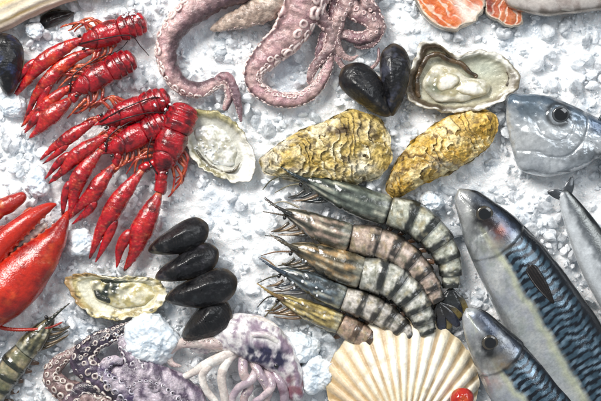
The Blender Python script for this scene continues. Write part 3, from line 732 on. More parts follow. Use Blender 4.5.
MG = 'black mussels on the ice'
mussel('broad matt black mussel leaning left, below the octopus arm loop', (390, 116), (343, 68), 36, 4, 1.0, MG, sheen=(0.016, 0.015, 0.016))
mussel('upright black mussel with a bright blue grey end beside the heart shaped open oyster', (392, 116), (394, 44), 31, 5, 2.0, MG, sheen=(0.07, 0.075, 0.11), tilt=-.1)
mussel('topmost mussel of the four stacked by the crayfish claw', (149, 251), (208, 225), 31, 8, 3.0, MG, sheen=(0.05, 0.05, 0.055), tilt=.15)
mussel('second mussel down in the stack of four', (156, 278), (218, 250), 31, 10, 4.0, MG, sheen=(0.045, 0.04, 0.055), tilt=.15)
mussel('third mussel down in the stack of four, the largest and smoothest one', (166, 299), (237, 279), 36, 11, 5.0, MG, sheen=(0.03, 0.035, 0.04), tilt=.1)
mussel('lowest mussel of the stack, short and half buried above the pale squid', (184, 339), (228, 302), 36, 5, 6.0, MG, sheen=(0.03, 0.028, 0.03))
mussel('bluish dark mussel cut off by the left edge', (10, 96), (4, 34), 34, 4, 7.0, MG, sheen=(0.04, 0.06, 0.16))
mussel('small dark mussel shape filling the dark patch under the cream shell at top left', (74, 12), (38, 24), 15, -5, 8.0, MG, sheen=(0.03, 0.022, 0.02))  # small low dark shape that fills the dark patch below the shell

# ------------------------------------------------------------------ oysters
def ruffle(V, r, th, cen, seed, amt=1.0):
    """frilly layered edge near the rim"""
    d = V[:, :2] - np.array(cen); q = np.linalg.norm(d, axis=1)[:, None] + 1e-6
    k = sstep(0.55, 1.0, r)
    P = np.stack([np.cos(th) * 20, np.sin(th) * 20, r * 6], 1)
    w = fbm(P, 4.5, 3, seed)
    V[:, :2] += d / q * (w * 2.6 * k * amt)[:, None]
    V[:, 2] += fbm(P, 3.2, 3, seed + 3) * 2.0 * k * amt
    return V

def open_oyster(label, outline, cen, rim, seed, incol, rimcol, outcol, inner=0.86, deep=5.0, marks=None):
    T = Thing('oyster', label, 'oyster', cen, rim, 'oysters on the ice')
    prof = prof_interp([(0.01, -2), (0.45, -1), (0.75, rim * .3), (0.93, rim * .72), (1.0, rim), (0.955, rim + 1.0), (inner, rim - 1.5), (inner - .09, deep + 2.2), (0.6, deep + .6), (0.3, deep), (0.01, deep)], 120)
    V, r, th, kk, F = radial(outline, cen, prof, 220)
    outer = kk < 0.46
    V = ruffle(V, r, th, cen, seed)
    P = np.stack([np.cos(th) * 12, np.sin(th) * 12, r * 55], 1)
    lay = fbm(P, 7, 3, seed + 8)
    V[:, 2] += np.where(outer | (r > inner), lay * 1.1, noise(V, 14, seed) * 0.8)
    rr = np.where(outer, 0.0, 1.0)
    m = sstep(inner - 0.10, inner + 0.02, r)
    col = lerp(incol, lerp(rimcol[0], rimcol[1], sstep(-.35, .45, lay + 0.5 * noise(V, 6, seed + 2))), np.where(outer, 1, m))
    col = lerp(col, outcol, np.where(outer, sstep(1.0, 0.9, r) * 1.0, 0) * 0.8)
    if marks is not None:
        col = marks(V, r, th, col, outer)
    T.part('shell', V, F, M['nacre'], col)
    return T

def blob(T, name, outline, cen, z0, h, seed, mat, colf, rings=46, segs=110, lump=1.6):
    prof = prof_interp([(0.01, z0 - 3), (0.8, z0 - 2.5), (1.0, z0), (0.92, z0 + h * .55), (0.7, z0 + h * .85), (0.35, z0 + h), (0.01, z0 + h)], rings)
    V, r, th, kk, F = radial(outline, cen, prof, segs)
    V[:, 2] += np.where(kk > .3, fbm(V, 11, 3, seed) * lump, 0)
    d = V[:, :2] - np.array(cen)
    V[:, :2] += d * (0.035 * np.sin(th * 7 + seed) * sstep(.6, 1, r))[:, None]
    return T.part(name, V, F, mat, colf(V, r, th))

def frill(T, pts, r, seed, col, parent=None, amp=1.6):
    """dark wavy mantle edge"""
    L = Loft([(x, y, z, r, r * .8) for x, y, z in pts], 150, 14, r0=2, r1=2)
    w = 1.6 * noise(np.stack([L.s, 0 * L.s, 0 * L.s], 1), 11, seed)
    L.V[:, 2] += w * 0.8 - 1.2
    L.V[:, :2] += np.repeat(L.side[:, :2], L.ns, 0) * (w * amp * .5)[:, None]
    L.push(noise(L.V, 9.0, seed) * 1.3)
    return T.loft('mantle_frill', L, M['nacre'], lerp(col, np.array(col) * 0.4, sstep(-.3, .5, noise(L.V, 8, seed + 2))), parent=parent)

def el(cx, cy, a, b, rot=0, n=16, wob=0.0, seed=0):
    o = []
    for i in range(n):
        t = 2 * PI * i / n
        k = 1 + wob * math.sin(3 * t + seed) + wob * .6 * math.sin(5 * t + 2 * seed)
        x, y = a * k * math.cos(t), b * k * math.sin(t)
        o.append((cx + x * math.cos(rot) - y * math.sin(rot), cy + x * math.sin(rot) + y * math.cos(rot)))
    return o

# heart shaped oyster, top centre right
o1 = [(424, 42), (436, 43), (447, 50), (458, 56), (470, 53), (482, 50), (496, 52), (509, 61), (519, 74), (520, 85), (511, 95), (492, 105), (468, 111), (442, 112), (420, 107), (408, 97), (404, 83), (409, 69), (416, 58), (419, 48)]
def o1marks(V, r, th, col, outer):
    x, y = V[:, 0], V[:, 1]
    k = np.exp(-(((x - 484) / 20) ** 2 + ((y - 68) / 11) ** 2))
    col = lerp(col, (0.56, 0.60, 0.50), np.where(outer, 0, 0.8 * k))
    e = np.where(outer, 0, sstep(0.74, 0.84, r) * (1 - sstep(0.89, 0.95, r)))
    left = sstep(470, 430, x) + 0.6 * sstep(505, 515, x)
    return lerp(col, (0.11, 0.07, 0.035), np.clip(1.3 * e * left, 0, 1) * .95)
T = open_oyster('open heart shaped oyster with creamy flesh and dark frill, beside the upright mussel', o1, (458, 82), 14, 3.0, (0.50, 0.47, 0.34), ((0.30, 0.25, 0.17), (0.86, 0.83, 0.75)), (0.30, 0.26, 0.20), marks=o1marks)
f = blob(T, 'flesh', [(427, 72), (440, 64), (455, 68), (468, 76), (485, 80), (492, 86), (482, 96), (462, 101), (440, 101), (428, 94), (424, 83)], (456, 85), 7, 6, 5, M['flesh'],
    lambda V, r, th: lerp(lerp((0.66, 0.63, 0.52), (0.46, 0.41, 0.25), sstep(-.25, .45, fbm(V, 12, 3, 4))), (0.20, 0.22, 0.14), np.clip(np.exp(-(((V[:, 0] - 437) / 6) ** 2 + ((V[:, 1] - 89) / 5) ** 2)) + .8 * np.exp(-(((V[:, 0] - 430) / 5) ** 2 + ((V[:, 1] - 84) / 9) ** 2)) * .5, 0, 1)))
frill(T, [(420, 98, 10), (418, 84, 11), (421, 70, 12), (428, 58, 13), (437, 54, 13), (449, 60, 12), (460, 63, 12), (468, 70, 12), (478, 77, 11)], 2.4, 3, (0.17, 0.105, 0.05), f)
frill(T, [(505, 66, 11), (510, 76, 11), (507, 86, 11)], 1.8, 6, (0.16, 0.12, 0.08), f)
blob(T, 'muscle', el(448, 82, 12, 8, -.5, wob=.06), (448, 82), 12, 4, 9, M['flesh'], lambda V, r, th: lerp((0.78, 0.76, 0.68), (0.52, 0.47, 0.30), sstep(.5, 1, r)), rings=30, segs=60, lump=.8)
blob(T, 'muscle', el(471, 88, 15, 8, .1, wob=.08), (471, 88), 11, 4, 12, M['flesh'], lambda V, r, th: lerp((0.80, 0.78, 0.70), (0.56, 0.50, 0.32), sstep(.5, 1, r)), rings=30, segs=60, lump=1.2)

# open oyster beside the crayfish
o2 = [(186, 112), (200, 109), (218, 112), (234, 121), (246, 137), (255, 156), (256, 170), (249, 180), (236, 183), (222, 178), (206, 172), (193, 160), (185, 144), (182, 127)]
def o2marks(V, r, th, col, outer):
    x, y = V[:, 0], V[:, 1]
    e = np.where(outer, 0, sstep(.70, .9, r))
    col = lerp(col, (0.46, 0.40, 0.16), np.clip(e * sstep(140, 122, y), 0, 1) * .8)
    col = lerp(col, (0.84, 0.82, 0.76), np.clip(np.where(outer, 0, sstep(.55, .7, r)) * sstep(222, 244, x) * sstep(125, 150, y), 0, 1) * .9)
    return lerp(col, (0.16, 0.13, 0.07), np.where(outer, 0.0, sstep(0.965, 1.0, r)) * .75)
T = open_oyster('thin open oyster with olive upper rim, right of the lowest crayfish', o2, (220, 146), 11, 8.0, (0.54, 0.53, 0.46), ((0.34, 0.30, 0.16), (0.80, 0.77, 0.66)), (0.30, 0.28, 0.20), inner=0.84, deep=4.0, marks=o2marks)
blob(T, 'flesh', [(196, 128), (212, 124), (228, 134), (236, 150), (234, 164), (220, 166), (206, 158), (197, 146)], (215, 146), 4, 4, 3, M['flesh'],
    lambda V, r, th: lerp(lerp((0.72, 0.72, 0.68), (0.50, 0.48, 0.38), sstep(-.1, .6, fbm(V, 9, 3, 6))), (0.16, 0.16, 0.13), .8 * sstep(.45, .75, noise(V, 7, 13))), lump=2.2)
frill(T, [(196, 150, 7), (206, 162, 7), (218, 170, 8), (232, 171, 8), (240, 162, 8)], 1.2, 8, (0.24, 0.21, 0.14))

# open oyster left of the mussel stack
o3 = [(65, 281), (72, 275), (88, 273), (112, 277), (138, 276), (157, 279), (166, 288), (166, 300), (154, 311), (132, 318), (110, 319), (90, 314), (76, 302)]
def o3marks(V, r, th, col, outer):
    x, y = V[:, 0], V[:, 1]
    e = np.where(outer, 0, sstep(.82, .93, r))
    col = lerp(col, (0.42, 0.24, 0.07), e * sstep(100, 84, x + .5 * (y - 290)) * .9)
    col = lerp(col, (0.36, 0.28, 0.12), np.where(outer, 0, 1) * sstep(.0, .5, fbm(V, 7, 3, 4)) * sstep(300, 312, y) * .8)
    return lerp(col, (0.06, 0.05, 0.03), np.where(outer, 0, 1) * sstep(.35, .6, noise(V, 6, 9)) * sstep(.7, .9, r) * .8)
T = open_oyster('small rough open oyster with dark green flesh, left of the stacked mussels', o3, (116, 296), 11, 12.0, (0.70, 0.68, 0.54), ((0.56, 0.47, 0.22), (0.84, 0.80, 0.64)), (0.32, 0.26, 0.14), inner=0.80, deep=4.5, marks=o3marks)
f = blob(T, 'flesh', [(90, 282), (104, 279), (124, 281), (148, 284), (156, 294), (146, 304), (122, 308), (102, 303), (92, 294)], (120, 293), 5, 5, 7, M['flesh'],
    lambda V, r, th: lerp(lerp((0.76, 0.72, 0.55), (0.56, 0.48, 0.22), sstep(-.2, .5, fbm(V, 8, 3, 5))), (0.045, 0.06, 0.045), np.clip(1.5 * np.exp(-(((V[:, 0] - 106) / 14) ** 2 + ((V[:, 1] - 289) / 9) ** 2)) * (.6 + .9 * noise(V, 5, 2)), 0, 1)), lump=2.0)
frill(T, [(92, 281, 6), (95, 291, 7.5), (103, 298, 8), (114, 301, 7.5), (124, 300, 6)], 3.0, 11, (0.06, 0.07, 0.055), f)
frill(T, [(100, 278, 7), (112, 280, 9), (124, 283, 8), (134, 288, 6)], 3.2, 12, (0.08, 0.10, 0.065), f)

def closed_oyster(label, outline, cen, hinge, h, seed, c_main, c_pale, c_dark, marks=None):
    T = Thing('oyster', label, 'oyster', cen, h * .7, 'oysters on the ice')
    hinge = np.array(hinge, float)
    span = max(np.linalg.norm(np.array(p) - hinge) for p in outline)
    for sgn, nm in ((1, 'shell_valve'), (-1, 'shell_valve')):
        hh = h if sgn > 0 else h * .55
        prof = prof_interp([(0.01, hh), (0.3, hh * .93), (0.6, hh * .74), (0.85, hh * .42), (0.96, hh * .17), (1.0, 0.4)], 120 if sgn > 0 else 50)
        V, r, th, kk, F = radial(outline, cen, prof, 240)
        if sgn < 0:
            V[:, :2] = np.array(cen) + (V[:, :2] - np.array(cen)) * 1.02
        V0 = V.copy()
        V = ruffle(V, r, th, cen, seed + (0 if sgn > 0 else 30), 0.9)
        q = np.linalg.norm(V0[:, :2] - hinge, axis=1) / span
        ang = np.arctan2(V0[:, 1] - hinge[1], V0[:, 0] - hinge[0])
        warp = q * 13 + 1.5 * fbm(np.stack([V0[:, 0], V0[:, 1], 0 * q], 1), 24, 4, seed)
        saw = warp - np.floor(warp)
        step = saw ** 1.6
        fan = np.sin(ang * 16 + 3 * noise(V0, 20, seed + 2))
        rough = fbm(V0, 7, 4, seed + 5)
        V[:, 2] += (step * 3.4 - 1.3) * sstep(1.0, .9, r) + fan * 0.9 * q + rough * 1.5 * sstep(1.02, .8, r) + fbm(V0, 30, 2, seed + 9) * 3.0 * sstep(1.0, .6, r)
        V[:, 2] = V[:, 2] * sgn + h * .5
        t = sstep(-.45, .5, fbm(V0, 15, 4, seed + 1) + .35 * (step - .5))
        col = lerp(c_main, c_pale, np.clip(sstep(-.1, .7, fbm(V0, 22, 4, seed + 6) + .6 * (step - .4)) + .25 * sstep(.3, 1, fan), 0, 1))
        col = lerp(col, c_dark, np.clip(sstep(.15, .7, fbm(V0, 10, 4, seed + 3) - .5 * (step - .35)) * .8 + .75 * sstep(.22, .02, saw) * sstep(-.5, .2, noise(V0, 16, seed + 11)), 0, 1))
        if marks is not None: col = marks(V0, r, col)
        T.part(nm, V, F, M['oyster'], col)
    return T

def m4(V, r, col):
    x, y = V[:, 0], V[:, 1]
    n = noise(V, 7, 3)
    col = lerp(col, (0.10, 0.055, 0.025), np.clip(1.3 * np.exp(-(((x - 340) / 16) ** 2 + ((y - 131) / 5) ** 2)) * (.7 + 1.2 * n), 0, 1) * .9)
    col = lerp(col, (0.62, 0.58, 0.50), sstep(315, 275, x) * sstep(-.3, .5, noise(V, 9, 6)) * .7)
    return lerp(col, (0.80, 0.76, 0.62), np.clip(np.exp(-(((x - 358) / 15) ** 2 + ((y - 168) / 9) ** 2)) * (.8 + n), 0, 1) * .8)
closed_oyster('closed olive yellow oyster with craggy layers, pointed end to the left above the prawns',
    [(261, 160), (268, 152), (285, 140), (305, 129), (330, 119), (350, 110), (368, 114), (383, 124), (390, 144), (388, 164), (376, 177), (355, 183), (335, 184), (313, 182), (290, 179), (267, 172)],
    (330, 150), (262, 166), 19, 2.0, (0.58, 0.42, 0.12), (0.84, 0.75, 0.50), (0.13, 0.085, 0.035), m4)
def m5(V, r, col):
    x, y = V[:, 0], V[:, 1]
    low = (x - 390) * .6 + (y - 190)
    col = lerp(col, (0.12, 0.065, 0.02), sstep(22, 44, low + 10 * noise(V, 9, 2)) * .85)
    col = lerp(col, (0.22, 0.13, 0.03), sstep(412, 396, x) * sstep(-.4, .4, noise(V, 6, 8)) * .7)
    return lerp(col, (0.66, 0.62, 0.50), np.clip(np.exp(-(((x - 440) / 18) ** 2 + ((y - 166) / 6) ** 2)) * (.6 + noise(V, 5, 3)), 0, 1) * .8)
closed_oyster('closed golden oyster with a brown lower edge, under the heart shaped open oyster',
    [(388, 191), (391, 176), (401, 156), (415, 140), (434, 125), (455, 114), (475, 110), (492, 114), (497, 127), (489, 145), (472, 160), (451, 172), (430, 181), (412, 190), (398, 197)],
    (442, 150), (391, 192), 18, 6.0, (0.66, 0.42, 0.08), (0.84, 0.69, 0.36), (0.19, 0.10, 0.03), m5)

# ------------------------------------------------------------------ tiger prawns
G0 = (0.46, 0.47, 0.38)
def prawn(label, head, body, w, z, seed, c_car, c_seg, c_band, legs_side=1, feel=(), zt=None, fan=True, car_mark=None):
    """head: carapace path (nose..neck) ; body: abdomen path (neck..tail), pixel points"""
    c = np.mean(np.array(head + body, float), axis=0)
    T = Thing('prawn', label, 'prawn', c, 16, 'tiger prawns fanned on the ice')
    h0, h1 = np.array(head[0], float), np.array(head[-1], float)
    d = (h1 - h0) / np.linalg.norm(h1 - h0)
    n = np.array([-d[1], d[0]])
    # carapace
    P, S = catmull(np.array([(x, y, z) for x, y in head], float), 9)
    k = [0.16, 0.42, 0.62, 0.78, 0.9, 0.97, 1.0, 1.0, 0.94]
    L = Loft([(p[0], p[1], p[2], w * .5 * kk, w * .46 * kk) for p, kk in zip(P, k)], 100, 36, r0=2, r1=3)
    g = np.exp(-((L.u - .42 - .12 * L.c) / .02) ** 2) + .7 * np.exp(-((L.u - .68 + .1 * L.c) / .015) ** 2)
    L.push((-1.0 * g + noise(L.V, 8, seed) * .7) * np.minimum(1, L.R / 6))
    # fine pale and dark streaks along the head shell over an olive ground
    st = np.sin(L.c * 11 + 3.0 * noise(np.stack([L.u * 40, L.c * 9, L.z * 9], 1), 10, seed + 3) + L.u * 4)
    st2 = fbm(np.stack([L.u * 26, L.c * 16, L.z * 16], 1), 6, 3, seed + 5)
    ground = lerp((0.14, 0.14, 0.09), c_car[0], .55 + 0 * L.u)
    col = lerp(ground, c_car[1], np.clip(sstep(-.1, .7, st * .6 + st2 * .9) * sstep(.0, .25, L.u), 0, 1) * .9)
    col = lerp(col, (0.68, 0.64, 0.50), sstep(.55, .85, st * .5 + st2) * .6)
    col = lerp(col, (0.025, 0.03, 0.025), sstep(.35, .8, -st * .6 - st2 * .8) * .85)
    col = lerp(col, (0.04, 0.045, 0.035), sstep(.93, .99, L.u) * .9)
    col = lerp(col, G0, sstep(.80, .95, L.u + .1 * noise(L.V, 5, seed)) * (1 - sstep(.93, .97, L.u)) * .5)
    car = T.loft('carapace', L, M['prawn'], col)
    # rostrum spike
    L = Loft([(h0[0] + d[0] * 10, h0[1] + d[1] * 10, z + w * .30, 2.2, 2.4), (h0[0] - d[0] * 6 - n[0] * 1, h0[1] - d[1] * 6 - n[1] * 1, z + w * .28, 1.5, 1.7), (h0[0] - d[0] * 22 - n[0] * 4, h0[1] - d[1] * 22 - n[1] * 4, z + w * .2, .3, .3)], 40, 12, r0=2)
    L.push(np.maximum(0, np.sin(L.s * 1.5)) * .6 * (L.c < -.3))
    T.loft('rostrum', L, M['prawn'], lerp(c_car[2], c_car[0], sstep(0, 1, L.u)))
    # eye
    p = h0 + d * 6 + n * w * .2
    L = Loft([(p[0], p[1], z + w * .18, 2.2, 2.2), (p[0] - d[0] * 4, p[1] - d[1] * 4, z + w * .2, 2.4, 2.4)], 16, 16, r0=2, r1=2.2)
    T.loft('eye', L, M['eye'], (0.012, 0.008, 0.008))
    # abdomen: six overlapping rings, dark band at the rear of each
    P, S = catmull(np.array([(x, y, z) for x, y in body], float), 121)
    cuts = [0, .20, .38, .55, .70, .84, 1.0]
    rad = [1.0, 1.06, 1.02, .92, .80, .66, .50]
    for i in range(6):
        a, b = int(cuts[i] * 120), int(min(1, cuts[i + 1] + .055) * 120)
        idx = np.linspace(a, b, 6).astype(int)
        rows = []
        for j, q in enumerate(idx):
            t = j / 5
            r = rad[i] * (1 - t) + rad[i + 1] * t
            r *= .97 + .14 * t
            rows.append((P[q, 0], P[q, 1], P[q, 2] - .35 * i * i * .25, w * .5 * r, w * .45 * r))
        L = Loft(rows, 34, 40, r0=1.5, r1=.6)
        L.push(noise(L.V, 6, seed + i) * .45 + .35 * np.exp(-((L.u - .8) / .06) ** 2))
        band = sstep(.62, .76, L.u + .10 * noise(L.V, 5, seed + i))
        band = band * sstep(-.5, .2, fbm(L.V, 10, 2, seed + 9) + .35)
        col = lerp(c_seg[0], c_seg[1], sstep(-.4, .5, fbm(L.V, 8, 4, seed + 2 * i)))
        col = lerp(col, (0.20, 0.20, 0.13), sstep(.05, .6, fbm(L.V, 5, 3, seed + 31 + i)) * .7)
        col = lerp(col, (0.46, 0.36, 0.16), sstep(.1, .6, fbm(L.V, 9, 3, seed + 61 + i)) * .45)
        col = lerp(col, c_band, band * .95)
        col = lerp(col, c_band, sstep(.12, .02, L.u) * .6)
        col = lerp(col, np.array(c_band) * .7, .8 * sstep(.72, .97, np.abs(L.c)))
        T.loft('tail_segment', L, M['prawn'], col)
    if fan:
        t0 = P[-1] - P[-12]; t0 /= np.linalg.norm(t0); m0 = np.array([-t0[1], t0[0], 0])
        for q, (sp, ln) in enumerate([(-.55, .95), (-.25, 1.1), (.05, 1.0), (.32, 1.1), (.6, .9)]):
            dd = t0 * math.cos(sp) + m0 * math.sin(sp)
            e = P[-1] + dd * w * 1.0 * ln
            mid = P[-1] + dd * w * .55 * ln
            L = Loft([(P[-1, 0], P[-1, 1], z - 3, 1.6, 1), (mid[0], mid[1], z - 3 + q % 2, w * .17, 1.0), (e[0], e[1], z - 5, w * .10, .6)], 30, 16, r0=1, r1=2)
            L.push(-.25 * np.abs(np.sin(L.a * 3)))
            T.loft('tail_fin', L, M['prawn'], lerp(c_band, (0.05, 0.06, 0.10) if q % 2 else (0.26, 0.20, 0.07), sstep(.3, .9, L.u)))
    # walking legs and swimmerets
    rnd = random.Random(int(seed * 10))
    for q in range(5):
        b0 = h0 + d * (10 + q * 7) + n * legs_side * w * .30
        dirx = -d * (9 + 3 * q) + n * legs_side * (8 + rnd.uniform(-2, 3))
        m = b0 + dirx * .6 + n * legs_side * 2; e = b0 + dirx * 1.5
        L = Loft([(b0[0], b0[1], z - 2, 1.8, 1.8), (m[0], m[1], z - 2, 1.4, 1.4), (e[0], e[1], z - 6, .5, .5)], 30, 10, r1=1)
        T.loft('leg', L, M['prawn'], lerp(np.array(c_car[2]), (0.34, 0.22, 0.11), rnd.random() ** 2) * np.ones(3))
    for q in range(5):
        i = int((.08 + q * .16) * 120)
        t = P[min(120, i + 3)] - P[max(0, i - 3)]; t /= np.linalg.norm(t); m = np.array([-t[1], t[0], 0]) * legs_side
        b0 = P[i] + m * w * .42; e = b0 + m * w * .34 - t * w * .20
        L = Loft([(b0[0], b0[1], z - 4, 2.8, 1.2), ((b0[0] + e[0]) / 2, (b0[1] + e[1]) / 2, z - 5, 2.6, 1.0), (e[0], e[1], z - 7, 1.0, .6)], 20, 12, r0=1, r1=1)
        T.loft('swimmeret', L, M['prawn'], (0.20, 0.10, 0.05))
    for k2, (path, col) in enumerate(feel):
        L = Loft(thin(path, 1.1, .45), 60, 8)
        L.push(.12 * np.sin(L.s * 3))
        T.loft('antenna', L, M['feeler'], col)
    return T

OLV, BLK, BLU = (0.13, 0.12, 0.07), (0.022, 0.026, 0.024), (0.05, 0.09, 0.13)
G1 = (0.64, 0.64, 0.57)
prawn('topmost tiger prawn, blue green head and pale banded tail curling down', [(300, 178), (322, 186), (352, 199), (390, 212)], [(388, 211), (414, 219), (436, 238), (449, 262), (451, 288)], 31, 13, 1.0,
      ((0.05, 0.085, 0.09), (0.30, 0.34, 0.28), (0.03, 0.05, 0.06)), (G0, (0.66, 0.66, 0.58)), BLK, 1,
      [([(302, 180, 18), (285, 176, 16), (272, 181, 12), (264, 190, 9)], (0.12, 0.11, 0.05)), ([(304, 184, 18), (290, 186, 15), (276, 193, 11)], (0.22, 0.2, 0.12))])
prawn('second tiger prawn from the top, pinkish brown tail and a dark pointed nose', [(284, 211), (302, 219), (326, 231), (352, 239)], [(350, 238), (380, 244), (406, 258), (426, 280), (438, 302)], 29, 15, 2.0,
      ((0.10, 0.085, 0.07), (0.52, 0.38, 0.30), (0.05, 0.05, 0.045)), ((0.44, 0.33, 0.26), (0.66, 0.53, 0.45)), (0.035, 0.03, 0.025), 1,
      [([(286, 212, 19), (274, 204, 16), (266, 198, 12)], (0.05, 0.025, 0.03)), ([(288, 216, 18), (276, 214, 16), (264, 212, 11)], (0.16, 0.12, 0.08)), ([(300, 208, 17), (284, 202, 20), (270, 206, 14)], (0.45, 0.4, 0.3))])
prawn('middle tiger prawn, tan head and white tail with black bands', [(290, 246), (308, 252), (334, 263), (364, 274)], [(360, 273), (386, 278), (408, 294), (421, 315), (427, 334)], 33, 17, 3.0,
      ((0.16, 0.11, 0.055), (0.52, 0.33, 0.15), (0.09, 0.08, 0.05)), ((0.46, 0.46, 0.40), (0.72, 0.70, 0.64)), BLK, 1,
      [([(292, 247, 19), (280, 238, 16), (266, 236, 12)], (0.04, 0.04, 0.03)), ([(294, 252, 18), (278, 252, 16), (262, 256, 11)], (0.25, 0.13, 0.06))])
prawn('fourth tiger prawn, steel blue head between the tan and the yellow one', [(278, 270), (298, 277), (322, 289), (346, 299)], [(343, 298), (366, 306), (388, 318), (404, 332), (414, 348)], 25, 14, 4.0,
      ((0.04, 0.07, 0.12), (0.24, 0.31, 0.36), (0.06, 0.09, 0.13)), ((0.44, 0.40, 0.35), (0.68, 0.63, 0.57)), (0.04, 0.035, 0.028), 1,
      [([(280, 271, 16), (270, 262, 14), (262, 258, 10)], (0.28, 0.16, 0.07)), ([(282, 275, 15), (270, 278, 14), (258, 284, 9)], (0.10, 0.09, 0.05))])
prawn('lowest tiger prawn, yellow head, tail hidden under the scallop shell', [(276, 296), (296, 305), (320, 316), (342, 325)], [(340, 324), (358, 334), (376, 345), (394, 358), (408, 372)], 22, 10, 5.0,
      ((0.42, 0.29, 0.07), (0.74, 0.58, 0.22), (0.20, 0.11, 0.04)), ((0.40, 0.27, 0.20), (0.56, 0.40, 0.30)), (0.10, 0.06, 0.035), 1,
      [([(278, 297, 14), (268, 298, 13), (258, 308, 9)], (0.06, 0.055, 0.04)), ([(280, 301, 13), (270, 312, 12), (262, 322, 8)], (0.18, 0.15, 0.08))], fan=False)
prawn('dark olive striped prawn lying below the thin red antenna at the left edge', [(52, 318), (44, 328), (34, 340), (22, 354)], [(24, 352), (12, 366), (2, 382), (-8, 400), (-14, 420)], 24, 9, 6.0,
      ((0.06, 0.06, 0.03), (0.30, 0.26, 0.13), (0.03, 0.045, 0.03)), ((0.20, 0.20, 0.11), (0.40, 0.34, 0.22)), (0.035, 0.045, 0.03), -1, (), fan=False)

# ------------------------------------------------------------------ scallop shell
def scallop():
    T = Thing('scallop_shell', 'ribbed cream scallop shell lying over the prawn tails', 'scallop', (405, 385), 26, z0=9)
    ux, uy = 403.5, 440.0
    rib_n = 18
    na, nr = 330, 110
    half = math.radians(74)
    A = np.linspace(-half, half, na)
    def Rf(a):
        x = np.abs(a) / half
        base = 121 - 19 * x ** 2 - 34 * x ** 6
        return base
    V, C = [], []
    rr = np.linspace(0.03, 1.0, nr)
    AA, RR = np.meshgrid(A, rr)
    R0 = Rf(AA)
    ph = (AA / half * .5 + .5) * rib_n * 2 * PI
    rib = np.cos(ph)                                     # +1 in the middle of a groove at the edges
    ribs = np.sign(rib) * np.abs(rib) ** 0.6
    r = RR * R0 * (1 + 0.004 * ribs * RR ** 8)
    X = ux + np.sin(AA) * r * 0.885
    Y = uy - np.cos(AA) * r
    dome = 27 * (1 - (2 * np.clip(RR, 0, 1) - .72).clip(0, 2) ** 2 / 1.64 - (.72 - 2 * RR).clip(0, 1) ** 2 * 1.2) * (1 - .62 * (np.abs(AA) / half) ** 2.6)
    amp = 1.45 * sstep(.02, .5, RR) * (1 - .45 * sstep(.85, 1.0, RR))
    P = np.stack([X.ravel(), Y.ravel(), 0 * X.ravel()], 1)
    grow = np.sin(RR * 44 + 1.2 * fbm(P, 60, 2, 4).reshape(RR.shape)) * .28 * sstep(.3, .8, RR)
    chip = np.maximum(fbm(P, 9, 3, 14).reshape(RR.shape) - .3, 0) * sstep(.9, 1.0, RR)
    Y += chip * 5
    Z = np.maximum(dome, 0) + 1.5 + amp * ribs + grow + fbm(P, 30, 2, 3).reshape(RR.shape) * .6
    top = np.stack([X, Y, Z], -1).reshape(-1, 3)
    bot = top.copy(); bot[:, 2] -= 2.2
    i = np.arange(nr - 1)[:, None] * na; j = np.arange(na - 1)[None, :]
    F = np.stack([i + j, i + j + 1, i + na + j + 1, i + na + j], -1).reshape(-1, 4)
    n = len(top)
    rim = [k for k in range(na)] + [k * na + na - 1 for k in range(1, nr)] + [(nr - 1) * na + k for k in range(na - 2, -1, -1)] + [k * na for k in range(nr - 2, 0, -1)]
    rim = np.array(rim); rim2 = np.roll(rim, -1)
    Fr = np.stack([rim, rim2, rim2 + n, rim + n], 1)
    Fb = F[:, ::-1] + n
    t = sstep(.15, .85, -rib).ravel()                    # 1 in the groove
    nz = fbm(P, 40, 3, 6)
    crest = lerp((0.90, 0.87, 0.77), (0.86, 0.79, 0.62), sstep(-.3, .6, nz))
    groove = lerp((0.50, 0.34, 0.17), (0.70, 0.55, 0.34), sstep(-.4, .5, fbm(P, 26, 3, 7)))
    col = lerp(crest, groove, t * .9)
    a_ = AA.ravel()
    col = lerp(col, (0.58, 0.33, 0.10), sstep(-.35, -1.15, a_ - .25 * nz) * .55)
    col = lerp(col, (0.62, 0.48, 0.26), sstep(.90, 1.0, RR.ravel()) * .5)
    gl = np.sin(RR.ravel() * 30 + nz) ; col = lerp(col, (0.64, 0.48, 0.27), sstep(.65, 1, gl) * .4 * sstep(-.4, .4, fbm(P, 30, 3, 16)))
    col = lerp(col, (0.50, 0.36, 0.24), sstep(.35, .8, fbm(P, 18, 4, 19)) * .35)
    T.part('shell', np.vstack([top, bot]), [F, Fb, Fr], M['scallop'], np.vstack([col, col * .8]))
    for s in (-1, 1):                                    # ears beside the hinge, outside the frame
        L = Loft([(ux + s * 4, uy + 2, 8, 8, 1.6), (ux + s * 22, uy - 2, 7, 10, 1.4), (ux + s * 36, uy + 2, 5, 7, 1)], 30, 20, r0=2, r1=2)
        L.push(.4 * np.sin(L.s * 1.2))
        T.loft('hinge_ear', L, M['scallop'], (0.66, 0.52, 0.32))
scallop()

# ------------------------------------------------------------------ fish
def fish_eye(T, x, y, z, r, iris=(0.30, 0.28, 0.22), pupil=0.62, parent=None, tint=(0.008, 0.010, 0.014)):
    prof = prof_interp([(1.0, z - r * .4), (.92, z - r * .02), (.7, z + r * .10), (.4, z + r * .16), (.02, z + r * .18)], 24)
    V, q, th, kk, F = radial(el(x, y, r, r * .94), (x, y), prof, 40)
    col = lerp(tint, iris, sstep(pupil - .04, pupil + .04, q)); col = lerp(col, (0.03, 0.03, 0.03), sstep(.88, .96, q))
    o = T.part('eye', V, F, M['eye'], col, parent=parent)
    return o

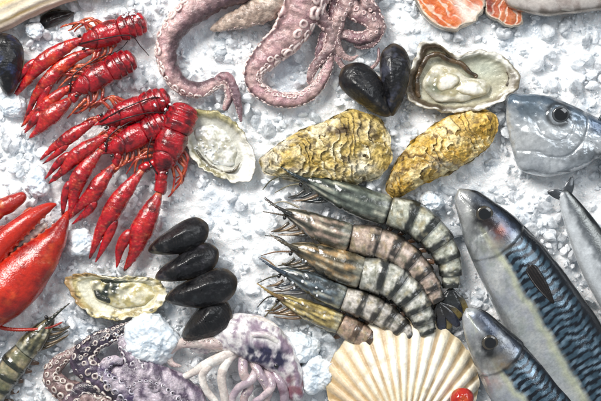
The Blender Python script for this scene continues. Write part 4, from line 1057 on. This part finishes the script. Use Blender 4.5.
def mackerel(label, axis, z, seed, eye, gill, bloody, fin, cover):
    cx, cy = axis[2][0], axis[2][1]
    T = Thing('mackerel', label, 'fish', (cx, cy), 22, 'mackerel at the right edge')
    L = Loft([(x, y, z - 0.0, w, max(w * .56, 1.5)) for x, y, w in axis], 420, 96, r0=6, r1=20)
    b = -L.c                                             # +1 along the back
    s = L.s
    nz = fbm(L.V, 10, 4, seed); nzl = fbm(L.V, 30, 3, seed + 2)
    # head plates and gill cover
    g1 = s - gill - 8 * (1 - b ** 2)
    step = -1.6 * sstep(-1.0, 1.5, g1) * (1 - sstep(6, 26, g1)) * (L.z > 0)
    g2 = s - gill * .66 - 5 * (1 - b ** 2)
    step2 = -.45 * np.exp(-(g2 / 2.2) ** 2) * sstep(.6, .3, b) * sstep(-.9, -.5, b)
    jaw = -1.4 * np.exp(-((b + .35 - .012 * s) / .05) ** 2) * (1 - sstep(gill * .38, gill * .5, s)) * sstep(1, 6, s)
    L.push((step + step2 + jaw) * np.minimum(1, L.R / 10) + noise(L.V, 26, seed) * .8)
    sc = noise(np.stack([s * 1.0, L.a * 22, 0 * s], 1), 2.0, seed + 41)
    back, green, slv = (0.008, 0.014, 0.028), (0.07, 0.14, 0.20), (0.50, 0.53, 0.53)
    headm = 1 - sstep(gill - 4, gill + 10, s)
    base = lerp(slv, (0.60, 0.60, 0.58), sstep(-.3, .5, nzl))
    base = lerp(base, (0.36, 0.40, 0.44), sstep(-.05, .5, sc) * .45)
    base = lerp(base, (0.42, 0.44, 0.52), sstep(-.1, .5, fbm(L.V, 18, 3, seed + 51)) * .5)
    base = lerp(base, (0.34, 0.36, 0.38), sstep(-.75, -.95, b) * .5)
    wv = np.sin(s * .86 + 4.5 * (b - .4) ** 2 + 2.2 * noise(L.V, 16, seed + 4) + 1.3 * np.sin(b * 9 + nz * 2))
    bars = sstep(.0, .45, wv + .45 * nz)
    upper = lerp(lerp(green, (0.24, 0.36, 0.46), sstep(-.2, .6, nz)), (0.008, 0.017, 0.036), bars)
    line = -.20 + .10 * noise(np.stack([s, 0 * s, 0 * s], 1), 24, seed) + .05 * nz
    m = sstep(line - .03, line + .10, b)
    edge = np.exp(-((b - line + .06) / .09) ** 2)
    base = lerp(base, (0.62, 0.64, 0.42), edge * .75)
    col = lerp(base, upper, m * (1 - headm))
    headtop = lerp((0.018, 0.042, 0.10), (0.11, 0.20, 0.36), sstep(-.2, .5, nz))
    hm = sstep(-.30, .12, b + .22 * nz) * headm * sstep(3, 14, s)
    col = lerp(col, headtop, hm * .9)
    fanl = np.sin(np.arctan2(b + .2, (s - gill * .45) / gill) * 26 + nz)
    col = lerp(col, (0.22, 0.23, 0.24), headm * sstep(.3, .9, fanl) * sstep(gill * .45, gill * .7, s) * sstep(.45, .1, b) * .5)
    col = lerp(col, (0.30, 0.31, 0.31), headm * sstep(-.3, .5, nzl + .6 * nz) * .75)
    col = lerp(col, (0.62, 0.62, 0.62), headm * (1 - sstep(6, gill * .45, s)) * sstep(-.05, -.35, b) * .6)
    col = lerp(col, back, sstep(.66, .84, b + .10 * nz) * sstep(2, 12, s))
    col = lerp(col, (0.30, 0.36, 0.30), sstep(.1, .6, fbm(L.V, 7, 3, seed + 71)) * (1 - m) * .35)
    # dark edge behind the gill cover
    col = lerp(col, (0.03, 0.03, 0.035), np.exp(-((g1 - 1.5) / 1.6) ** 2) * .55 * sstep(-.4, .3, nzl + .5 * b))
    for (x, y, rx, ry, c, k) in bloody:
        t = np.exp(-(((L.V[:, 0] - x) / rx) ** 2 + ((L.V[:, 1] - y) / ry) ** 2))
        col = lerp(col, c, np.clip(t * k * (.85 + 1.1 * nz), 0, 1))
    body = T.loft('body', L, M['fish'], col)
    ex, ey, er = eye
    i = np.argmin((L.V[:, 0] - ex) ** 2 + (L.V[:, 1] - ey) ** 2 + (L.z < 0) * 1e4)
    fish_eye(T, ex, ey, L.V[i, 2] - .2, er, (0.10, 0.085, 0.06), .66)
    if fin:
        (x0, y0), (x1, y1), wd = fin
        d = np.array([x1 - x0, y1 - y0]); d = d / np.linalg.norm(d); n = np.array([-d[1], d[0]])
        def zz(x, y):
            i = np.argmin((L.V[:, 0] - x) ** 2 + (L.V[:, 1] - y) ** 2 + (L.z < 0) * 1e4); return L.V[i, 2]
        xm, ym = (x0 + x1) / 2, (y0 + y1) / 2
        F = Loft([(x0, y0, zz(x0, y0) + .4, wd * .42, .8), (xm, ym, zz(xm, ym) + .6, wd * .40, .7), (x1, y1, zz(x1, y1) + .6, wd * .08, .4)], 50, 30, r0=6, r1=3)
        F.V[:, 2] += .5 * np.sin(F.c * 16)
        T.loft('pectoral_fin', F, M['fish'], lerp((0.012, 0.010, 0.012), (0.05, 0.035, 0.03), sstep(-.2, .4, np.sin(F.c * 16))))
    # ventral fin and tail lie outside the frame but the fish has them
    xe, ye, we = axis[-1]; d = np.array([axis[-1][0] - axis[-2][0], axis[-1][1] - axis[-2][1]], float); d /= np.linalg.norm(d); n = np.array([-d[1], d[0]])
    for sg in (-1, 1):
        e = np.array([xe, ye]) + d * 46 + n * sg * 34
        m_ = np.array([xe, ye]) + d * 16 + n * sg * 12
        F = Loft([(xe - d[0] * 4, ye - d[1] * 4, z, 4, 2), (m_[0], m_[1], z, 8, 1.4), (e[0], e[1], z - 2, 2, .6)], 40, 20, r0=2, r1=2)
        T.loft('tail_fin', F, M['fish'], (0.05, 0.07, 0.09))
    return T

mackerel('large blue backed mackerel with wavy bars and a dark pectoral fin', 
    [(460, 189, 3.0), (465, 197, 11.5), (474, 208, 18), (489, 229, 27), (505, 252, 33), (521, 276, 37), (552, 327, 43), (586, 387, 45), (622, 450, 40), (655, 510, 26), (680, 560, 10)], 15, 1.0,
    (484, 214, 9.2), 66, [(497, 233, 8, 9, (0.36, 0.10, 0.05), .9), (490, 224, 8, 6, (0.07, 0.035, 0.03), .9), (497, 244, 12, 7, (0.50, 0.46, 0.36), .6), (478, 215, 9, 15, (0.03, 0.03, 0.035), 1.0), (488, 222, 7, 9, (0.05, 0.03, 0.025), .9), (467, 208, 4, 13, (0.64, 0.64, 0.62), .8)],
    ((526, 264), (550, 301), 15), None)
mackerel('smaller mackerel tucked below the large one, brown stained gill cover', 
    [(466, 308, 3.0), (470, 314, 10), (478, 325, 16.5), (494, 349, 25), (508, 368, 30), (522, 388, 33), (552, 428, 37), (586, 472, 34), (616, 512, 22), (640, 545, 9)], 26, 2.0,
    (488, 341, 8.6), 60, [(497, 362, 11, 9, (0.34, 0.25, 0.15), .95), (478, 330, 5, 16, (0.56, 0.56, 0.60), .7), (485, 345, 11, 13, (0.03, 0.035, 0.04), 1.0), (486, 352, 6, 4, (0.05, 0.05, 0.05), .8), (490, 380, 10, 6, (0.56, 0.42, 0.38), .6)], None, None)

def bream():
    T = Thing('sea_bream', 'blunt headed silver sea bream, its blue grey back running off right', 'fish', (560, 135), 22)
    out = [(511, 96), (524, 94), (545, 95), (562, 100), (580, 108), (600, 118), (625, 128), (655, 140), (690, 156), (715, 172), (715, 196), (690, 200), (660, 190), (630, 176), (602, 160), (588, 166), (572, 172), (552, 176), (534, 174), (521, 168), (515, 152), (511, 136), (508, 115)]
    cen = (590, 142)
    h = 27
    prof = prof_interp([(0.01, 2), (0.6, 3), (0.93, 6), (1.0, 12), (0.95, 18), (0.8, h * .88), (0.55, h * .97), (0.3, h), (0.01, h)], 150)
    V, r, th, kk, F = radial(out, cen, prof, 420)
    x, y = V[:, 0], V[:, 1]
    topm = kk > .45
    yb = np.interp(x, [505, 512, 545, 565, 600, 655, 715], [96, 96, 95, 101, 118, 140, 172])
    yl = np.interp(x, [508, 515, 521, 540, 572, 602, 630, 690, 715], [115, 152, 168, 175, 172, 160, 176, 200, 196])
    b = (y - yb) / np.maximum(yl - yb, 4)                # 0 back .. 1 belly
    nz = fbm(V, 9, 4, 2); nl = fbm(V, 26, 3, 5)
    # cheek ridge and mouth and gill cover
    mouth = np.exp(-((y - 152 - .10 * (x - 540)) / 1.4) ** 2) * sstep(512, 520, x) * (1 - sstep(538, 552, x))
    brow = np.exp(-(((x - 530) / 13) ** 2 + ((y - 112) / 12) ** 2))
    gill = np.exp(-((x - 596 - 10 * np.sin((y - 105) / 62 * PI)) / 1.6) ** 2)
    plate = np.exp(-((np.hypot(x - 556, (y - 122) * .9) - 31 - 2 * nl) / 1.3) ** 2) * sstep(545, 560, x + .4 * (y - 120))
    plate2 = np.exp(-((np.hypot(x - 556, (y - 118) * .9) - 20 - 1.5 * nl) / 1.2) ** 2) * sstep(118, 128, y)
    cheek = np.exp(-(((x - 575) / 1.8 - 6 * np.sin((y - 128) / 40 * PI)) / 2.2) ** 2) * sstep(128, 134, y)
    V[:, 2] += np.where(topm, -1.0 * mouth - 1.8 * brow - 2.0 * gill - .3 * cheek - .9 * plate - .7 * plate2 + nl * 1.6 + nz * .5, 0)
    col = lerp((0.62, 0.65, 0.67), (0.48, 0.51, 0.54), sstep(-.3, .5, nl))
    col = lerp(col, (0.13, 0.20, 0.28), sstep(.46, .06, b + .16 * nz) * .9)
    col = lerp(col, (0.17, 0.22, 0.26), brow * .9)
    col = lerp(col, (0.03, 0.05, 0.075), sstep(.10, .02, b) * sstep(520, 575, x) * .9)
    col = lerp(col, (0.055, 0.11, 0.22), np.exp(-(((x - 598) / 12) ** 2 + ((y - 126) / 10) ** 2)) * .8)
    col = lerp(col, (0.05, 0.06, 0.07), np.clip(np.exp(-(((x - 588) / 20) ** 2 + ((y - 156) / 7) ** 2)) * (1 + nz), 0, 1) * .85)  # dark shadow painted into the colour of the lower flank
    col = lerp(col, (0.26, 0.29, 0.32), np.clip(plate * .7 + plate2 * .5, 0, 1))
    rays = np.sin(np.arctan2(y - 118, x - 556) * 34 + 2 * nz)
    col = lerp(col, (0.34, 0.37, 0.40), sstep(.4, 1, rays) * sstep(22, 30, np.hypot(x - 556, y - 118)) * sstep(.25, .45, b) * .45)
    col = lerp(col, (0.36, 0.40, 0.43), sstep(.1, .7, nz + .5 * nl) * .55)
    col = lerp(col, (0.05, 0.055, 0.06), np.exp(-((np.hypot(x - 558, y - 115) - 11) / 2.6) ** 2) * .8)
    col = lerp(col, (0.34, 0.37, 0.40), mouth * .6)
    col = lerp(col, (0.08, 0.09, 0.10), gill * .6)
    col = lerp(col, (0.66, 0.67, 0.66), np.exp(-(((x - 530) / 18) ** 2 + ((y - 140) / 16) ** 2)) * .6)
    T.part('body', V, F, M['fish'], col)
    fish_eye(T, 560, 115, h * .99, 9.0, (0.10, 0.11, 0.12), .74)
    L = Loft([(602, 146, 27, 4, 1.5), (630, 152, 28, 10, 1.3), (664, 166, 25, 4, .8)], 40, 24, r0=2, r1=2)
    T.loft('pectoral_fin', L, M['fish'], (0.22, 0.24, 0.26))
    rows = []
    L = Loft([(600, 117, 14, 3, 2), (640, 126, 14, 9, 1.6), (690, 150, 13, 6, 1.2)], 50, 20, r0=2, r1=2)
    L.push(.6 * np.sin(L.s * .9)); T.loft('dorsal_fin', L, M['fish'], (0.10, 0.12, 0.14))
bream()

def tail_fish():
    T = Thing('sardine', 'slim grey fish showing only its narrow forked tail below the bream', 'fish', (585, 225), 14)
    L = Loft([(563, 191, 13, 5, 3), (572, 209, 13, 11, 5), (583, 230, 13, 16, 7), (604, 268, 14, 22, 11), (640, 320, 14, 26, 16), (668, 370, 13, 16, 12), (682, 394, 12, 3, 4)], 160, 50, r0=3, r1=8)
    b = -L.c; nz = fbm(L.V, 8, 4, 4)
    col = lerp((0.68, 0.71, 0.73), (0.20, 0.22, 0.24), sstep(-.45, .1, b + .25 * nz))
    col = lerp(col, (0.26, 0.27, 0.25), sstep(.0, .4, b + .1 * nz) * .7); col = lerp(col, (0.035, 0.04, 0.045), sstep(.55, .8, b + .15 * nz))
    T.loft('body', L, M['fish'], col)
    for e, m in (((548, 192), (556, 194)), ((573, 177), (570, 186))):
        F = Loft([(566, 197, 13, 5, 1.6), (m[0], m[1], 13.5, 4.5, 1.2), (e[0], e[1], 12, 1.2, .6)], 30, 18, r0=1, r1=1)
        F.V[:, 2] += .3 * np.sin(F.c * 10)
        T.loft('tail_fin', F, M['fish'], lerp((0.14, 0.155, 0.17), (0.06, 0.07, 0.085), F.u))
tail_fish()

# ------------------------------------------------------------------ salmon and pale fish at the top edge
def steak(label, out, cen, h, seed, orange, fat_dir, white):
    T = Thing('salmon_steak', label, 'salmon steak', cen, h, 'salmon steaks cut off by the top edge')
    prof = prof_interp([(0.01, 0), (0.9, 0), (1.0, 2), (1.0, h * .5), (1.0, h - 1.5), (.985, h), (.94, h + .2)], 40)
    V, r, th, kk, F = radial(out, cen, prof, 200)
    V[:, :2] += (fbm(V * np.array([1, 1, 0]), 9, 3, seed) * 2.0)[:, None]
    T.part('skin', V, F, M['fish'], lerp((0.60, 0.52, 0.42), (0.40, 0.34, 0.28), sstep(-.3, .5, noise(V, 8, seed))))
    prof = prof_interp([(.95, h - 1), (.95, h + .3), (.92, h + .9), (.7, h + 1.2), (.4, h + 1.2), (.01, h + 1.2)], 90)
    V, r, th, kk, F = radial(out, cen, prof, 200)
    V[:, :2] += (fbm(V * np.array([1, 1, 0]), 9, 3, seed) * 2.0)[:, None]
    nz = fbm(V, 12, 3, seed)
    d = V[:, :2] @ np.array(fat_dir)
    lines = sstep(.45, 1.0, np.sin(d * .85 + 4.5 * fbm(V, 20, 3, seed + 3)) + .5 * noise(V, 5, seed + 8))
    V[:, 2] += nz * .8 - lines * .5
    col = lerp(orange, np.array(orange) * np.array([1.05, 1.5, 1.6]), sstep(-.3, .5, nz))
    col = lerp(col, (0.78, 0.62, 0.50), lines * .8)
    col = white(V, col)
    col = lerp(col, (0.80, 0.68, 0.54), sstep(.88, .95, r) * .9)
    T.part('flesh', V, F, M['salmon'], col)
    return T
def wh1(V, col):
    x, y = V[:, 0], V[:, 1]
    k = np.exp(-(((x - 462 - (y - 8) * .5) / 7) ** 2)) + np.exp(-(((x - 476) / 7) ** 2 + ((y - 12) / 8) ** 2))
    return lerp(col, (0.80, 0.72, 0.64), np.clip(k, 0, 1) * .9)
steak('orange salmon steak with a white fatty wedge at the top edge', [(414, -30), (414, -8), (418, 6), (427, 19), (440, 28), (453, 30), (468, 25), (480, 17), (485, 4), (486, -14), (482, -36), (450, -46), (424, -42)], (450, -6), 12, 3.0, (0.74, 0.15, 0.03), (.62, -.78), wh1)
def wh2(V, col):
    x, y = V[:, 0], V[:, 1]
    col = lerp(col, (0.26, 0.03, 0.025), np.exp(-(((x - 489) / 4.5) ** 2 + ((y - 4) / 16) ** 2)) * .9)
    return lerp(col, (0.74, 0.64, 0.56), sstep(.1, .5, noise(V, 9, 11)) * .85)
steak('ragged small salmon piece with a dark red edge beside the orange steak', [(485, -30), (484, -8), (485, 8), (489, 17), (497, 20), (506, 26), (516, 27), (522, 22), (523, 8), (521, -12), (516, -34), (500, -38)], (503, -4), 9, 7.0, (0.62, 0.13, 0.04), (.9, .3), wh2)

def pale_fish():
    T = Thing('pale_fish', 'pale cream fish belly along the top edge, right of the salmon', 'fish', (570, 0), 14)
    L = Loft([(505, -6, 12, 8, 8), (522, -3, 13, 15, 12), (550, -3, 14, 19, 14), (580, -7, 14, 20, 14), (620, -14, 14, 20, 14), (670, -24, 12, 10, 9)], 130, 50, r0=6, r1=10)
    nz = fbm(L.V, 12, 4, 4)
    L.push(noise(L.V, 18, 3) * 1.0)
    col = lerp((0.78, 0.70, 0.64), (0.60, 0.50, 0.45), sstep(-.3, .5, nz))
    col = lerp(col, (0.20, 0.16, 0.12), sstep(.62, .95, L.c + .15 * nz) * .8)
    T.loft('body', L, M['fish'], col)
    L = Loft([(548, 4, 24, 3, 1), (566, 7, 22, 5, 1), (584, 6, 19, 2, .6)], 30, 18, r0=1, r1=1)
    T.loft('pectoral_fin', L, M['fish'], (0.46, 0.42, 0.36))
pale_fish()

def corner_shell():
    T = Thing('seashell', 'cream shell with yellow streaks cut off by the top left corner', 'shell', (35, 2), 18)
    L = Loft([(-70, 40, 14, 12, 12), (-35, 21, 15, 24, 17), (0, 5, 16, 25, 17), (35, -9, 15, 22, 16), (70, -18, 14, 18, 13), (108, -26, 11, 19, 10), (130, -32, 10, 6, 6)], 150, 60, r0=6, r1=6)
    ridges = np.sin(L.a * 15 + 1.5 * noise(L.V, 30, 3))
    L.push(ridges * .8 + noise(L.V, 14, 2) * 1.0)
    nz = fbm(np.stack([L.c * 14, L.u * 8, L.z * 14], 1), 5, 3, 4)
    col = lerp((0.76, 0.66, 0.50), (0.62, 0.42, 0.12), sstep(.05, .6, nz))
    col = lerp(col, (0.84, 0.78, 0.68), sstep(.0, .7, ridges) * .5)
    col = lerp(col, (0.52, 0.30, 0.24), sstep(.70, .98, L.c) * .6)
    T.loft('shell', L, M['scallop'], col)
corner_shell()

def tomato():
    T = Thing('cherry_tomato', 'glossy red cherry tomato on the scallop at the bottom edge', 'tomato', (462, 399), 36, z0=26)
    V, r, th, kk, F = radial(el(462, 399, 11.5, 11, 0), (462, 399), prof_interp([(0.01, 0), (.5, .8), (.9, 5), (1.0, 10), (.9, 15), (.5, 19), (.18, 19.3), (.01, 18.6)], 60), 60)
    V[:, 2] += .4 * np.cos(th * 5) * r
    V[:, :2] += (V[:, :2] - np.array([462, 399])) * (.10 * fbm(V, 9, 2, 4))[:, None]
    V[:, 2] += fbm(V, 7, 2, 8) * 1.2
    T.part('fruit', V, F, M['tomato'], lerp((0.62, 0.022, 0.010), (0.66, 0.09, 0.02), sstep(-.2, .6, fbm(V, 8, 3, 2))))
    for q in range(5):
        a = q * 2 * PI / 5 + .3 
        L = Loft([(462, 408, 16, .8, .6), (462 + 4 * math.cos(a), 409 + 4 * math.sin(a), 15.5, 1.2, .4), (462 + 7 * math.cos(a), 409 + 7 * math.sin(a), 12.5, .3, .3)], 16, 10, r1=.5)
        T.loft('sepal', L, M['feeler'], (0.04, 0.10, 0.02))
tomato()

# ------------------------------------------------------------------ lumps of ice, then the crushed ice between everything
def lump(label, out_c, a, b, h, seed, rot=0.0, z=-3):
    cx, cy = out_c
    T = Thing('ice_lump', label, 'ice', (cx, cy), h * .6, 'larger lumps of ice', solo=True)
    prof = prof_interp([(0.01, z), (.8, z), (1.0, z + h * .35), (.93, z + h * .7), (.7, z + h * .92), (.35, z + h), (.01, z + h)], 70)
    V, r, th, kk, F = radial(el(cx, cy, a, b, rot, 20, .07, seed), (cx, cy), prof, 130)
    w = fbm(V, 14, 4, seed); q = np.abs(fbm(V, 8, 3, seed + 4))
    w = w * .8 + .5 * np.round(fbm(V, 18, 2, seed + 7) * 3) / 3
    D = V - np.array([cx, cy, z + h * .3]); D /= np.linalg.norm(D, axis=1)[:, None] + 1e-6
    V = V + D * (w * 2.6 - q * 2.2)[:, None]
    T.part('ice_lump', V, F, M['lump'], lerp((0.62, 0.70, 0.77), (0.88, 0.92, 0.95), sstep(-.6, .5, fbm(V, 9, 3, seed + 21))))
lump('big round white ice lump between the rough open oyster and the squid', (149, 341), 29, 27, 27, 1)
lump('ice lump beside the squid, left of the scallop shell', (302, 349), 19, 15, 18, 2)
lump('rounded ice lump against the left side of the scallop shell', (318, 374), 18, 20, 18, 3, .4)
lump('small white ice lump between the corner shell and the topmost crayfish', (34, 30), 11, 9, 16, 4)
lump('white ice lump left of the second crayfish claw', (12, 106), 15, 12, 16, 5)
lump('white ice lump above the red lobster claw', (36, 182), 12, 16, 16, 6)
lump('ice lump nestled in front of the open lobster claw', (80, 243), 17, 15, 13, 7)
lump('clear rounded ice lump under the golden oyster and above the prawn tails', (432, 203), 13, 11, 15, 8)

def crushed_ice():
    W, Hh, off = 761, 561, 80
    top = np.full((Hh, W), -99.0)
    for V in FOOT:
        xi = np.round(V[:, 0] + off).astype(int); yi = np.round(V[:, 1] + off).astype(int)
        ok = (xi >= 0) & (xi < W) & (yi >= 0) & (yi < Hh)
        np.maximum.at(top, (yi[ok], xi[ok]), V[ok, 2])
    m = top > 3.0
    def dil(m, n):
        for _ in range(n):
            k = m.copy(); k[1:] |= m[:-1]; k[:-1] |= m[1:]; k[:, 1:] |= m[:, :-1]; k[:, :-1] |= m[:, 1:]; m = k
        return m
    m = ~dil(~dil(m, 2), 2)
    inner = ~dil(~m, 3)                                  # well inside a footprint
    near = dil(m, 7) & ~m
    import bmesh
    protos = {1: [], 2: []}
    for sub in (1, 2):
        bm = bmesh.new(); bmesh.ops.create_icosphere(bm, subdivisions=sub + 1, radius=1.0)
        bm.verts.index_update()
        base = np.array([v.co[:] for v in bm.verts]); fc = np.array([[v.index for v in f.verts] for f in bm.faces]); bm.free()
        base /= np.linalg.norm(base, axis=1)[:, None]
        for k in range(14):
            r2 = np.random.default_rng(100 + k + 50 * sub)
            nn = r2.normal(size=(9 + k % 5, 3)); nn /= np.linalg.norm(nn, axis=1)[:, None]
            dd = r2.uniform(.55, .95, len(nn))
            q = (base @ nn.T) / dd[None]
            p_ = 30.0
            rad = 1.0 / (np.maximum(q, 0) ** p_ + .02).sum(1) ** (1 / p_)      # facets with melted edges
            pts = base * rad.clip(.4, 1.5)[:, None] * np.array([1.1, r2.uniform(.65, 1.0), r2.uniform(.5, .85)])
            pts += base * noise(base, .5, k)[:, None] * .03
            protos[sub].append((pts, fc))
    Vs, Fs, Cs = [], [], []
    o = 0
    dens = None
    def rot():
        q = rng.normal(size=4); q /= np.linalg.norm(q); a, b, c, d = q
        return np.array([[1 - 2 * (c * c + d * d), 2 * (b * c - a * d), 2 * (b * d + a * c)], [2 * (b * c + a * d), 1 - 2 * (b * b + d * d), 2 * (c * d - a * b)], [2 * (b * d - a * c), 2 * (c * d + a * b), 1 - 2 * (b * b + c * c)]])
    n = 15000
    X = rng.uniform(-60, 661, n); Y = rng.uniform(-60, 461, n)
    Zb = bed_height(X, Y)
    size = np.exp(rng.normal(0.75, .6, n)).clip(.8, 9)
    patch = fbm(np.stack([X, Y, 0 * X], 1), 60, 2, 44)
    cl = rng.random(n)
    big = rng.random(n) < .035                                   # larger clear shards
    size[big] = rng.uniform(4.5, 9.5, big.sum()); cl[big] = 1.0
    soft = fbm(np.stack([X, Y, 0 * X], 1), 45, 3, 77)
    for k in range(n):
        x, y, s = X[k], Y[k], size[k]
        # smooth frozen sheet right of the lowest crayfish
        if 188 < x < 268 and 186 < y < 252 and rng.random() < .75: continue
        yi, xi = int(np.clip(y + off, 0, Hh - 1)), int(np.clip(x + off, 0, W - 1))
        if inner[yi, xi]: continue
        if soft[k] > .12 and not big[k] and rng.random() < .8: continue            # drifts of fine snow
        z = Zb[k] + s * .30
        if m[yi, xi]:
            s = min(s, 2.2); z = Zb[k]
        elif near[yi, xi]:
            z += rng.uniform(0, 3.5); 
        else:
            z += max(0, patch[k]) * 2.5
        pv, pf = protos[2 if s > 3.0 else 1][int(rng.integers(14))]
        v = (pv * s) @ rot().T + np.array([x, y, z])
        Vs.append(v); Fs.append(pf + o); o += len(v)
        cloudy = cl[k] ** .8 if s > 1.6 else cl[k] * .7
        Cs.append(np.tile((cloudy, rng.random(), 0), (len(v), 1)))
    # a dusting of crystals that landed on the crayfish and the shells
    for cx, cy, rx, ry, cnt in ((128, 12, 16, 8, 60), (165, 104, 9, 8, 5), (208, 152, 12, 10, 18), (300, 285, 30, 30, 10), (110, 330, 20, 8, 8)):
        for _ in range(cnt):
            x, y = rng.normal(cx, rx * .6), rng.normal(cy, ry * .6)
            yi, xi = int(np.clip(y + off, 0, Hh - 1)), int(np.clip(x + off, 0, W - 1))
            zt = top[max(0, yi - 1):yi + 2, max(0, xi - 1):xi + 2].max()
            if zt < 2: continue
            s = rng.uniform(.7, 2.0)
            pv, pf = protos[1][int(rng.integers(14))]
            v = (pv * s) @ rot().T + np.array([x, y, zt + s * .3])
            Vs.append(v); Fs.append(pf + o); o += len(v); Cs.append(np.tile((rng.random() * .7, rng.random(), 0), (len(v), 1)))
    T = Thing('crushed_ice', 'loose crushed ice crystals scattered between the seafood', 'ice', (CXP, CYP), 4, solo=True, kind='stuff')
    T.part('crushed_ice', np.vstack(Vs), np.vstack(Fs), M['crushed'], np.vstack(Cs), smooth=False, foot=False)
crushed_ice()
